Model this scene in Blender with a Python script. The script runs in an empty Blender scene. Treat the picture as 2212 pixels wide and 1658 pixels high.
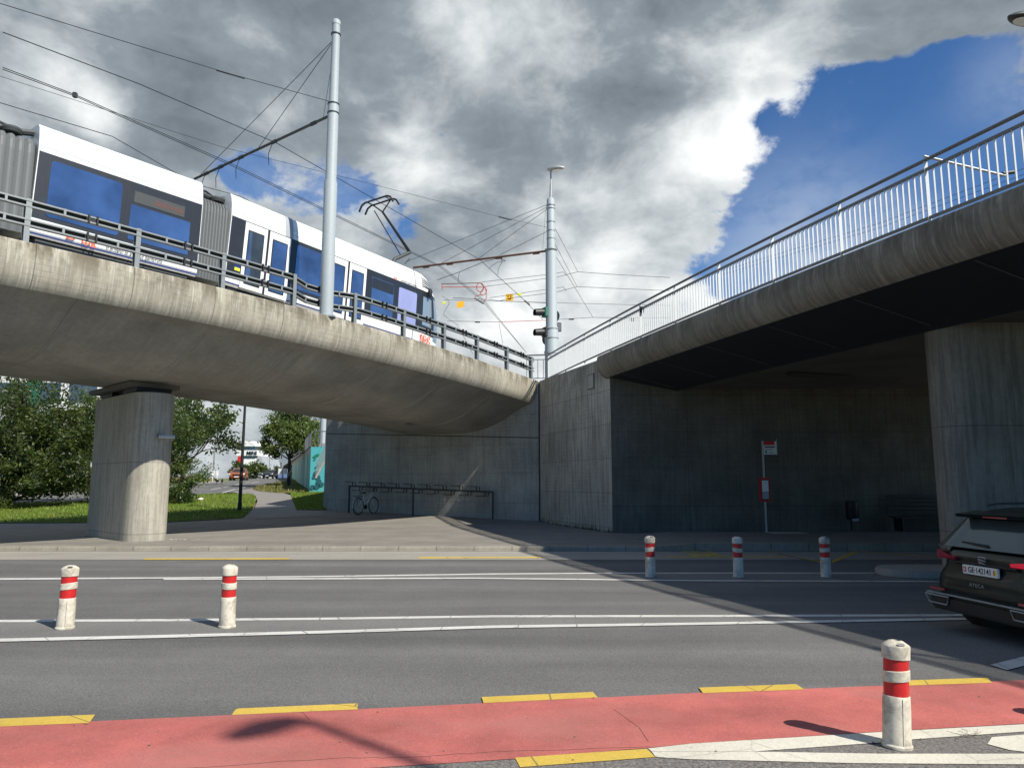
import bpy, bmesh, math, random
import numpy as np
from mathutils import Vector, Matrix
sc = bpy.context.scene
COL = sc.collection
R = math.radians
PI = math.pi
# ---------------------------------------------------------------- camera
FPX = 1560.0; CX = 1105.5; CY = 829.0          # measured on a 2211 px wide view of the photograph
EYE = Vector((0, 0, 1.85)); PITCH = R(7.6)
cam = bpy.data.cameras.new('camera'); cam.sensor_width = 36.0; cam.lens = 36.0 * FPX / 2211.0
cam.clip_start = 0.05; cam.clip_end = 9000
co = bpy.data.objects.new('camera', cam); COL.objects.link(co)
co.location = EYE; co.rotation_euler = (R(90) + PITCH, 0, 0); sc.camera = co
# ---------------------------------------------------------------- light
SUN_EL = R(43.0); SUNH = Vector((0.757, -0.653))          # horizontal direction towards the sun
SUNV = Vector((SUNH.x * math.cos(SUN_EL), SUNH.y * math.cos(SUN_EL), math.sin(SUN_EL)))
sl = bpy.data.lights.new('sun', 'SUN'); sl.energy = 5.0; sl.angle = R(0.55); sl.color = (1.0, 0.94, 0.84)
so = bpy.data.objects.new('sun', sl); COL.objects.link(so); so.location = (20, -15, 30)
so.rotation_euler = (-SUNV).to_track_quat('-Z', 'Y').to_euler()
sc.view_settings.view_transform = 'Standard'; sc.view_settings.look = 'None'
sc.view_settings.exposure = 0.34; sc.view_settings.gamma = 1.0
sc.cycles.max_bounces = 6

def raydir(px, py):
    f = Vector((0, math.cos(PITCH), math.sin(PITCH))); u = Vector((0, -math.sin(PITCH), math.cos(PITCH)))
    return (f + Vector((1, 0, 0)) * ((px - CX) / FPX) + u * ((CY - py) / FPX))
def at_z(px, py, z=0.0):
    d = raydir(px, py); return EYE + d * ((z - EYE.z) / d.z)
def at_y(px, py, Y):
    d = raydir(px, py); return EYE + d * (Y / d.y)
def proj(p):
    d = p - EYE; c, s = math.cos(PITCH), math.sin(PITCH); w = d.y * c + d.z * s
    return (CX + FPX * d.x / w, CY - FPX * (-d.y * s + d.z * c) / w)
GP = [(-1e4, .12), (28, .12), (37, .36), (54, .95), (91, 1.85), (150, 2.35), (205, 2.55), (260, 2.4), (400, 0.0), (9000, -40)]
def gz(Y):
    for (a, za), (b, zb) in zip(GP, GP[1:]):
        if Y <= b: return za + (zb - za) * (Y - a) / (b - a)
    return GP[-1][1]
def at_g(px, py, dz=0.0):
    """where the view ray of a pixel meets the rising ground beyond the kerb"""
    d = raydir(px, py); t = 5.0
    while t < 900:
        p = EYE + d * t
        if p.z < gz(p.y) + dz: break
        t *= 1.01
    a, b = t / 1.01, t
    for _ in range(30):
        m = (a + b) / 2; p = EYE + d * m
        if p.z < gz(p.y) + dz: b = m
        else: a = m
    return EYE + d * b

# ---------------------------------------------------------------- node helpers
class NT:
    def __init__(s, tree): s.t = tree; s.n = tree.nodes; s.l = tree.links
    def new(s, typ, ins=None, **kw):
        n = s.n.new(typ)
        for k, v in kw.items(): setattr(n, k, v)
        if ins:
            for k, v in ins.items():
                if isinstance(v, bpy.types.NodeSocket): s.l.new(v, n.inputs[k])
                else: n.inputs[k].default_value = v
        return n
    def math(s, op, a, b=None, c=None, clamp=False):
        d = {0: a}
        if b is not None: d[1] = b
        if c is not None: d[2] = c
        n = s.new('ShaderNodeMath', d, operation=op); n.use_clamp = clamp
        return n.outputs[0]
    def noise(s, vec, scale, detail=4, rough=.55, dist=0.0):
        return s.new('ShaderNodeTexNoise', {'Vector': vec, 'Scale': scale, 'Detail': detail, 'Roughness': rough, 'Distortion': dist}).outputs['Fac']
    def rng(s, v, a, b, c=0.0, d=1.0, smooth=True):
        n = s.new('ShaderNodeMapRange', {'Value': v, 'From Min': a, 'From Max': b, 'To Min': c, 'To Max': d})
        if smooth: n.interpolation_type = 'SMOOTHSTEP'
        return n.outputs['Result']
    def mix(s, f, a, b, mode='MIX'):
        n = s.new('ShaderNodeMix', data_type='RGBA', blend_type=mode)
        for i, v in ((0, f), (6, a), (7, b)):
            if isinstance(v, bpy.types.NodeSocket): s.l.new(v, n.inputs[i])
            else: n.inputs[i].default_value = v if i == 0 else (*v, 1) if len(v) == 3 else v
        return n.outputs[2]
    def scale(s, vec, v):
        return s.new('ShaderNodeMapping', {'Vector': vec, 'Scale': v}).outputs[0]

# ---------------------------------------------------------------- sky
w = bpy.data.worlds.new('World'); sc.world = w; w.use_nodes = True
nt = NT(w.node_tree); nt.n.clear()
out = nt.new('ShaderNodeOutputWorld')
sky = nt.new('ShaderNodeTexSky', sky_type='NISHITA', sun_disc=False, sun_elevation=SUN_EL,
             sun_rotation=math.atan2(SUNH.x, SUNH.y), air_density=1.0, dust_density=0.0, ozone_density=3.0)
tc = nt.new('ShaderNodeTexCoord'); D = nt.new('ShaderNodeVectorMath', {0: tc.outputs['Generated']}, operation='NORMALIZE').outputs[0]
def blobs(lst, start=None):
    acc = start
    for px, py, sig, wt in lst:
        c = (raydir(px, py).normalized() if py is not None else Vector(px).normalized())
        dot = nt.new('ShaderNodeVectorMath', {0: D, 1: tuple(c)}, operation='DOT_PRODUCT').outputs['Value']
        k = 1.0 / (sig * sig)
        e = nt.math('EXPONENT', nt.math('MULTIPLY_ADD', dot, k, -k))
        acc = nt.math('MULTIPLY', e, wt) if acc is None else nt.math('MULTIPLY_ADD', e, wt, acc)
    return acc
Ds = nt.scale(D, (1, 1, 1.5))
warp = nt.new('ShaderNodeTexNoise', {'Vector': Ds, 'Scale': 3.0, 'Detail': 3.0}).outputs['Color']
Dw = nt.new('ShaderNodeVectorMath', {0: warp, 1: (.13, .13, .13), 2: Ds}, operation='MULTIPLY_ADD').outputs[0]
n1 = nt.noise(Dw, 5.5, 10, .58)
Dl = nt.new('ShaderNodeVectorMath', {0: Dw, 1: (-.035, .03, .055)}, operation='ADD').outputs[0]
n1b = nt.noise(Dl, 5.5, 7, .58)
n2 = nt.noise(Dw, 15.0, 8, .62)
n3 = nt.noise(Dw, 2.6, 5, .5)
blue = blobs([(2010, 330, .09, 1.0), (2190, 340, .12, 1.0), (2190, 520, .13, 1.0), (1880, 440, .075, .9), (1770, 520, .055, .7), (1670, 560, .045, .62), (1580, 600, .04, .50), (1490, 640, .04, .3),
              (1890, 250, .05, .6), (1850, 190, .025, .35), (2100, 160, .03, .6), (2000, 200, .04, .4), (1740, 400, .04, .45), (1700, 470, .035, .35), (1655, 265, .016, .4), (2180, 110, .02, .4),
              (2175, 185, .028, -.8), (2215, 230, .03, -.4), (2230, 10, .07, -1.0), (1960, 462, .016, -1.1), (1655, 560, .018, -.5), (1890, 20, .055, -.6), (2030, 20, .055, -.6), (1900, 110, .03, -.4), (1840, 600, .05, -.2),
              (530, 380, .026, .62), (600, 400, .035, .55), (700, 430, .04, .50), (790, 440, .035, .42), (870, 490, .03, .30), (2150, 235, .02, -.35), (480, 370, .02, .35), (950, 290, .012, .15),
              ((1, -.1, .3), None, .35, 1.5), ((.9, .45, .12), None, .16, .9), ((.8, -.9, .6), None, .6, 1.3), ((-.7, -.8, .4), None, .45, 1.3), ((0, -1, .9), None, .4, 1.2), ((0, -1, .1), None, .45, 1.2)])
dens = nt.math('SUBTRACT', nt.math('MULTIPLY_ADD', nt.math('SUBTRACT', n1, .5), 2.2, 1.22), nt.math('MULTIPLY', blue, 1.2))
dens = nt.math('MULTIPLY_ADD', nt.math('SUBTRACT', n2, .5), 1.5, dens)
alpha = nt.rng(dens, .34, .72)
shade = blobs([(1640, 170, .05, .36), (1740, 150, .035, .22), (1500, 330, .045, .30), (1620, 290, .035, .38), (1570, 380, .05, .22), (1650, 230, .03, .1),
               (940, 350, .04, .34), (850, 330, .035, .26), (190, 225, .028, .42), (120, 180, .03, .2), (225, 275, .018, .3), (40, 250, .04, .14), (1210, 130, .06, .12),
               (1080, 740, .10, .34), (1420, 690, .10, .40), (1280, 600, .05, .15), (1360, 500, .05, .08), (1000, 90, .05, .10), (600, 940, .10, .30), (1250, 790, .08, .25), (1000, 660, .05, .12),
               (420, 130, .07, -.05), (700, 170, .06, -.06), (870, 225, .05, -.14), (330, 40, .08, -.03), (1130, 300, .06, -.06), (1200, 460, .08, -.05),
               (330, 330, .06, -.06), (480, 270, .05, -.04), (1400, 200, .06, -.03), (1530, 80, .06, -.06), (1750, 40, .08, -.03), (1950, 60, .08, -.04), (980, 560, .05, -.06), (1300, 300, .06, -.08), (590, 1000, .03, -.25),
               ((-.5, .1, .9), None, .5, .15)], nt.math('MULTIPLY_ADD', nt.math('SUBTRACT', n3, .5), .5, .345))
shade = nt.math('MULTIPLY_ADD', nt.math('SUBTRACT', n1, .5), .6, shade)
shade = nt.math('MULTIPLY_ADD', nt.math('SUBTRACT', n2, .5), .42, shade)
shade = nt.math('MULTIPLY_ADD', nt.math('SUBTRACT', n1, n1b), 1.0, shade)
edge = nt.rng(dens, .45, .85, .13, 0.0)
shade = nt.math('ADD', shade, edge)
ramp = nt.new('ShaderNodeValToRGB', {'Fac': shade})
e = ramp.color_ramp.elements
K = 0.80
e[0].position = 0.0; e[0].color = (.165 * K, .20 * K, .235 * K, 1)
e[1].position = 1.0; e[1].color = (1.0 * K, 1.02 * K, 1.02 * K, 1)
m = e.new(.36); m.color = (.29 * K, .335 * K, .375 * K, 1)
m = e.new(.66); m.color = (.60 * K, .645 * K, .67 * K, 1)
skyc = nt.mix(1.0, sky.outputs[0], (.066 * .60, .066 * 1.0, .066 * 1.40), 'MULTIPLY')
veil = nt.math('ADD', blobs([(1720, 580, .08, .42), (1860, 560, .06, .18), (2200, 180, .04, .2), (650, 400, .08, .22)]), nt.rng(nt.noise(Dw, 7.0, 9, .6), .56, .78, 0, .14))
veil = nt.math('MULTIPLY', veil, nt.rng(n2, .3, .6, .5, 1.0), clamp=True)
skyc = nt.mix(veil, skyc, (.62, .68, .74))
final = nt.mix(alpha, skyc, ramp.outputs[0])
bgn = nt.new('ShaderNodeBackground', {'Color': final, 'Strength': 1.0})
nt.l.new(bgn.outputs[0], out.inputs[0])

# ---------------------------------------------------------------- materials
def pbase(name):
    m = bpy.data.materials.new(name); m.use_nodes = True
    t = NT(m.node_tree); b = t.n['Principled BSDF']; return m, t, b
def put(t, sock, v):
    if isinstance(v, bpy.types.NodeSocket): t.l.new(v, sock)
    else: sock.default_value = v
def bump(t, b, h, s, d=.02):
    n = t.new('ShaderNodeBump', {'Height': h, 'Strength': s, 'Distance': d}); t.l.new(n.outputs[0], b.inputs['Normal'])
def cmul(t, f, c, lo, hi):
    return t.new('ShaderNodeVectorMath', {0: (c[0], c[1], c[2]) if not isinstance(c, bpy.types.NodeSocket) else c, 'Scale': t.rng(f, .3, .7, lo, hi, False)}, operation='SCALE').outputs[0]
def concrete(name, col, uv=True, grid=(2.6, 1.2), mortar=.012, streak=.35, light=0.0, darktop=0.0, blot=.3, ribs=0.0, sub=None):
    m, t, b = pbase(name)
    tcx = t.new('ShaderNodeTexCoord'); V = tcx.outputs['UV' if uv else 'Object']
    c = cmul(t, t.noise(V, .55, 5, .6), col, 1 - blot, 1 + blot)
    c = cmul(t, t.noise(V, 9, 6, .7), c, .88, 1.12)
    c = t.mix(t.rng(t.noise(V, .9, 4, .6, .4), .52, .75, 0, .22), c, (col[0] * .75, col[1] * .78, col[2] * .8))
    if uv: sv = t.scale(V, (9.0, .55, 1)); lv = t.scale(V, (19, 1.1, 1))
    else: sv = t.scale(V, (5, 5, .3)); lv = t.scale(V, (12, 12, .5))
    s1 = t.rng(t.noise(sv, 1.0, 6, .65), .42, .62, 0, streak)
    c = t.mix(s1, c, (col[0] * .36, col[1] * .36, col[2] * .36))
    if light > 0:
        l1 = t.rng(t.noise(lv, 1.0, 5, .7), .52, .64, 0, light)
        c = t.mix(l1, c, (min(.75, col[0] * 2.3), min(.75, col[1] * 2.3), min(.72, col[2] * 2.2)))
    if darktop > 0:
        sep = t.new('ShaderNodeSeparateXYZ', {0: V})
        f = t.math('MULTIPLY', t.rng(sep.outputs[1], 0.3, 1.05, 1, 0), t.rng(t.noise(t.scale(V, (2.2, .8, 1)), 1.0, 6, .7), .38, .6, 0, darktop))
        c = t.mix(f, c, (col[0] * .30, col[1] * .27, col[2] * .22))
    h = t.noise(V, 30, 5, .7)
    if uv and grid:
        br = t.new('ShaderNodeTexBrick', {'Vector': V, 'Scale': 1.0, 'Mortar Size': mortar, 'Mortar Smooth': .6, 'Brick Width': grid[0], 'Row Height': grid[1],
                   'Color1': (1, 1, 1, 1), 'Color2': (.90, .90, .90, 1), 'Mortar': (.42, .42, .42, 1), 'Bias': 0.0})
        br.offset = 0.0
        c = t.mix(.85, c, br.outputs['Color'], 'MULTIPLY')
        if sub:
            b2 = t.new('ShaderNodeTexBrick', {'Vector': V, 'Scale': 1.0, 'Mortar Size': .011, 'Mortar Smooth': 1.0, 'Brick Width': sub[0], 'Row Height': sub[1],
                   'Color1': (1, 1, 1, 1), 'Color2': (.86, .86, .86, 1), 'Mortar': (.45, .45, .45, 1)})
            b2.offset = 0.0
            c = t.mix(t.rng(t.noise(V, 1.3, 3), .40, .62, .05, .65), c, b2.outputs['Color'], 'MULTIPLY')
    put(t, b.inputs['Base Color'], c); b.inputs['Roughness'].default_value = .88
    bump(t, b, h, .25, .01)
    return m
def asphalt(name, col, band=0.25, speck=.6, sscale=60, patch=.1, worn=None):
    m, t, b = pbase(name)
    V = t.new('ShaderNodeTexCoord').outputs['Object']
    c = cmul(t, t.noise(t.scale(V, (.07, .95, 1)), 1.0, 4, .5), col, 1 - band, 1 + band)
    c = cmul(t, t.noise(V, .8, 6, .65), c, 1 - patch, 1 + patch)
    n = t.noise(V, sscale, 3, .9); c = cmul(t, n, c, 1 - speck, 1 + speck)
    vo = t.new('ShaderNodeTexVoronoi', {'Vector': V, 'Scale': 42.0}, feature='F1')
    vc = t.new('ShaderNodeSeparateColor', {0: vo.outputs['Color']})
    sp = t.math('MULTIPLY', t.rng(vo.outputs['Distance'], .12, .30, 1, 0), t.math('GREATER_THAN', vc.outputs[0], .86))
    c = t.mix(t.math('MULTIPLY', sp, .45), c, (.42, .41, .38))
    st = t.rng(t.noise(t.scale(V, (.5, 1.3, 1)), 1.0, 7, .7, .6), .66, .80, 0, .35)
    c = t.mix(st, c, (col[0] * 1.7, col[1] * 1.7, col[2] * 1.7))
    if worn:
        c = t.mix(t.rng(t.noise(t.scale(V, (.35, .8, 1)), 1.0, 6, .65, .5), .46, .66, 0, .55), c, worn)
        c = t.mix(t.rng(t.noise(V, 14, 8, .75, .4), .64, .72, 0, .6), c, (.10, .085, .08))
    put(t, b.inputs['Base Color'], c); b.inputs['Roughness'].default_value = .85
    bump(t, b, n, .5, .008)
    return m
def paint(name, col, rough=.5, metal=0.0, dirt=0.0, dirtcol=(.05, .045, .04), dscale=6, coat=0.0, spec=.5, bmp=0.0, uv=False, thr=(.5, .72)):
    m, t, b = pbase(name)
    c = (*col, 1)
    if dirt > 0:
        V = t.new('ShaderNodeTexCoord').outputs['Object']
        f = t.rng(t.noise(V, dscale, 8, .68, .3), thr[0], thr[1], 0, dirt)
        c = t.mix(f, col, dirtcol)
        c = cmul(t, t.noise(V, dscale * 7, 4, .7), c, .9, 1.1)
    put(t, b.inputs['Base Color'], c); b.inputs['Roughness'].default_value = rough; b.inputs['Metallic'].default_value = metal
    b.inputs['Coat Weight'].default_value = coat; b.inputs['Specular IOR Level'].default_value = spec
    if bmp > 0:
        V = t.new('ShaderNodeTexCoord').outputs['Object']; bump(t, b, t.noise(V, 90, 4, .7), bmp, .01)
    return m
def roadpaint(name, col, wear=.55, edge=.585, crack=.75):
    """thick road paint with worn patches where the asphalt shows"""
    m, t, b = pbase(name)
    V = t.new('ShaderNodeTexCoord').outputs['Object']
    c = cmul(t, t.noise(V, 45, 4, .8), col, .82, 1.12)
    c = cmul(t, t.noise(V, 1.4, 5, .6), c, .88, 1.08)
    f = t.rng(t.noise(V, 9, 9, .72, .5), edge, edge + .1, 0, wear)
    c = t.mix(f, c, (.12, .12, .11))
    vo = t.new('ShaderNodeTexVoronoi', {'Vector': t.scale(V, (1, 1, 1)), 'Scale': 1.15}, feature='DISTANCE_TO_EDGE')
    c = t.mix(t.rng(vo.outputs['Distance'], 0.0, .012, crack, 0), c, (.06, .06, .055))
    put(t, b.inputs['Base Color'], c); b.inputs['Roughness'].default_value = .7
    bump(t, b, t.noise(V, 70, 3, .8), .6, .008)
    return m
def ground_mat(name, c1, c2, c3, sc_=1.0):
    m, t, b = pbase(name)
    V = t.new('ShaderNodeTexCoord').outputs['Object']
    c = t.mix(t.rng(t.noise(V, .9 * sc_, 6, .65), .35, .65), c1, c2)
    c = t.mix(t.rng(t.noise(V, .25 * sc_, 5, .6), .5, .7), c, c3)
    c = cmul(t, t.noise(V, 25, 4, .8), c, .6, 1.4)
    put(t, b.inputs['Base Color'], c); b.inputs['Roughness'].default_value = .95
    bump(t, b, t.noise(V, 30, 4, .8), .8, .03)
    return m
def leafmat(name, c1, c2, c3):
    m, t, b = pbase(name)
    V = t.new('ShaderNodeTexCoord').outputs['Object']
    ri = t.new('ShaderNodeNewGeometry').outputs['Random Per Island']
    c = t.mix(ri, c1, c2); c = t.mix(t.rng(t.noise(V, .8, 3), .42, .62), c, c3)
    put(t, b.inputs['Base Color'], c); b.inputs['Roughness'].default_value = .45
    tr = t.new('ShaderNodeBsdfTranslucent', {'Color': t.mix(.5, c, (.16, .24, .03))})
    mx = t.new('ShaderNodeMixShader', {0: .36, 1: b.outputs[0], 2: tr.outputs[0]})
    t.l.new(mx.outputs[0], t.n['Material Output'].inputs[0])
    return m
def emis(name, col, s, base=(.02, .02, .02)):
    m, t, b = pbase(name); b.inputs['Base Color'].default_value = (*base, 1)
    b.inputs['Emission Color'].default_value = (*col, 1); b.inputs['Emission Strength'].default_value = s
    return m
def glassy(name, col, rough=.04, metal=.85, var=.0):
    m, t, b = pbase(name)
    V = t.new('ShaderNodeTexCoord').outputs['Object']
    c = cmul(t, t.noise(V, .8, 3), col, 1 - var, 1 + var) if var else (*col, 1)
    put(t, b.inputs['Base Color'], c); b.inputs['Roughness'].default_value = rough; b.inputs['Metallic'].default_value = metal
    return m
M = {}
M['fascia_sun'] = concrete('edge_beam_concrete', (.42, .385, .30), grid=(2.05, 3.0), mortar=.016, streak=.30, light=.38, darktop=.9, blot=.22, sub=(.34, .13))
M['soffit'] = concrete('soffit_concrete', (.30, .29, .26), grid=(6.0, 9.0), mortar=.010, streak=.12, blot=.28)
M['fascia_shade'] = concrete('shaded_weathered_edge_concrete', (.24, .22, .18), grid=(60, 9), mortar=.0, streak=.40, light=.38, darktop=.7, blot=.30)  # darker copy of the sunlit edge concrete, shade in the base; streaks are weathering
M['wall'] = concrete('board_marked_concrete', (.37, .36, .315), grid=(2.5, 1.25), mortar=.010, streak=.30, blot=.2, sub=(.62, .16))
M['wall_stained'] = concrete('rain_streaked_concrete', (.46, .445, .39), grid=(2.4, 1.15), mortar=.012, streak=.6, light=.12, blot=.2, sub=(.5, .14), darktop=.5)
M['wall_dark'] = concrete('shade_toned_tunnel_concrete', (.145, .134, .108), grid=(2.6, 1.25), mortar=.010, streak=.28, blot=.28, sub=(.7, .16))  # base colour darkened: the shade under the bridge is toned into the concrete
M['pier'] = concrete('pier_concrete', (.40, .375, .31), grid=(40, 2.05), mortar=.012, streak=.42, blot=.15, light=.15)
M['pier_dark'] = concrete('shaded_pier_concrete', (.25, .235, .20), grid=(40, 2.05), mortar=.012, streak=.5, blot=.2, light=.15)  # darker copy of the pier concrete, underpass shade put into its colour
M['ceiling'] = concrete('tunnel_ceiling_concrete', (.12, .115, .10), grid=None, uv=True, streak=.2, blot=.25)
M['plain_conc'] = concrete('plain_concrete', (.42, .40, .36), uv=False, streak=.3, blot=.15)
M['asphalt'] = asphalt('road_asphalt', (.122, .122, .118), band=.26)
M['asphalt_coarse'] = asphalt('coarse_asphalt', (.15, .14, .13), band=.05, speck=.8, sscale=38)
M['median_asphalt'] = asphalt('median_asphalt', (.16, .158, .15), band=.08, speck=.5)
M['pave'] = asphalt('pavement_asphalt', (.215, .20, .175), band=.08, speck=.25, sscale=30, patch=.16)
M['path'] = asphalt('path_asphalt', (.22, .205, .19), band=.05, speck=.2, sscale=30)
M['gutter'] = asphalt('gutter_setts', (.30, .285, .25), band=.05, speck=.35, sscale=45)
M['kerb'] = concrete('kerb_stone', (.28, .26, .21), uv=True, grid=(1.0, 5.0), mortar=.018, streak=.2, blot=.25)
M['red_lane'] = asphalt('red_lane_paint', (.43, .118, .102), band=.12, speck=.28, sscale=70, patch=.30, worn=(.36, .16, .135))
M['white_line'] = roadpaint('white_road_paint', (.60, .60, .565))
M['cream_line'] = roadpaint('cream_road_paint', (.66, .63, .53), wear=.4, crack=.25)
M['yellow_line'] = roadpaint('yellow_road_paint', (.60, .42, .07), wear=.45)
M['galv'] = paint('galvanised_steel', (.36, .375, .37), .5, .4, .4, (.22, .23, .24), 9)
M['galv_bright'] = paint('bright_galvanised_steel', (.56, .58, .57), .5, .15, .3, (.4, .41, .41), 9)
M['galv_rail'] = paint('guardrail_steel', (.25, .27, .265), .5, .3, .4, (.14, .15, .15), 9)
M['galv_dark'] = paint('dark_galvanised_steel', (.20, .21, .215), .5, .5, .3, (.1, .1, .1), 9)
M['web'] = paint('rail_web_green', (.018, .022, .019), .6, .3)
M['handrail'] = paint('handrail_steel', (.16, .165, .17), .45, .4, .3, (.06, .06, .06), 8)
M['pole'] = paint('grey_pole_paint', (.36, .405, .415), .6, .0, .2, (.30, .34, .35), 4)
M['rust'] = paint('rusty_arm', (.16, .075, .05), .7, .3, .5, (.05, .03, .025), 12)
M['dkgrey'] = paint('dark_grey_fitting', (.055, .06, .06), .55, .2)
M['black'] = paint('black_fitting', (.012, .013, .014), .5)
M['wire'] = paint('overhead_wire', (.035, .035, .04), .5, .3)
M['redwire'] = paint('red_cable', (.50, .07, .04), .5)
M['signyellow'] = paint('yellow_sign_paint', (.85, .45, .02), .5)
M['limesign'] = paint('lime_sign_paint', (.70, .75, .04), .5)
M['white'] = paint('white_tram_paint', (.80, .81, .77), .28, 0, .10, (.55, .55, .5), 2, coat=.3)
M['anth'] = paint('anthracite_tram_panel', (.022, .024, .027), .35, 0, .2, (.08, .08, .08), 1.2, coat=.2)
M['navy'] = paint('navy_stripe', (.015, .03, .16), .35)
M['orange'] = paint('orange_lettering', (.85, .11, .03), .5)
M['crack'] = paint('sealed_crack', (.05, .04, .038), .9)
M['greytext'] = paint('grey_lettering', (.09, .09, .085), .5)
M['bellows'] = paint('bellows_rubber', (.13, .14, .138), .55, 0, .5, (.12, .12, .12), 5)
M['tglass'] = glassy('tram_window_glass', (.25, .32, .42), .06, .9, .35)
M['tglass_lilac'] = glassy('lilac_tinted_window', (.50, .50, .72), .15, .5, .1)
M['cabglass'] = glassy('cab_glass', (.45, .52, .52), .06, .6)
M['dkglass'] = glassy('dark_glass', (.02, .022, .025), .08, .2)
M['bollard'] = paint('scuffed_bollard_plastic', (.62, .57, .46), .6, 0, .6, (.16, .14, .10), 7, bmp=.08, thr=(.42, .66))
M['bred'] = paint('red_reflective_band', (.52, .018, .018), .35, 0, .55, (.16, .02, .015), 9)
M['bark'] = paint('bark', (.055, .045, .035), .9, 0, .5, (.02, .018, .014), 20)
M['barkl'] = paint('light_bark', (.20, .165, .12), .9, 0, .5, (.08, .06, .045), 20)
M['leaf'] = leafmat('olive_leaves', (.04, .07, .014), (.12, .15, .035), (.018, .036, .010))
M['leaf2'] = leafmat('fresh_leaves', (.05, .09, .018), (.14, .18, .045), (.035, .07, .016))
M['leaf3'] = leafmat('bright_leaves', (.08, .13, .025), (.16, .20, .05), (.07, .11, .02))
M['grass'] = ground_mat('lawn_turf', (.07, .12, .012), (.11, .16, .02), (.13, .15, .03))
M['dry'] = ground_mat('dry_grass', (.17, .16, .05), (.11, .15, .03), (.24, .20, .09))
M['blade'] = leafmat('grass_blades', (.14, .24, .02), (.21, .29, .03), (.19, .23, .035))
M['dryblade'] = leafmat('dry_grass_blades', (.22, .20, .06), (.14, .18, .035), (.28, .24, .10))
M['bwhite'] = paint('white_render', (.78, .78, .75), .7, 0, .1, (.6, .6, .58), .3)
M['bgrey'] = paint('grey_cladding', (.35, .37, .39), .6)
M['bglass'] = glassy('building_glass', (.10, .13, .16), .1, .4)
M['bgreen'] = paint('green_cladding', (.025, .15, .10), .5)
M['sred'] = paint('sign_red', (.60, .025, .02), .5)
M['swhite'] = paint('sign_white', (.75, .75, .72), .5)
M['hill'] = paint('haze_tinted_forest', (.07, .13, .24), .9, 0, .4, (.05, .10, .2), .01)  # blue of the distance haze is mixed into the base colour
M['tile'] = paint('dark_soffit_panel', (.020, .024, .034), .7, 0, .3, (.03, .035, .045), .6)

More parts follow.
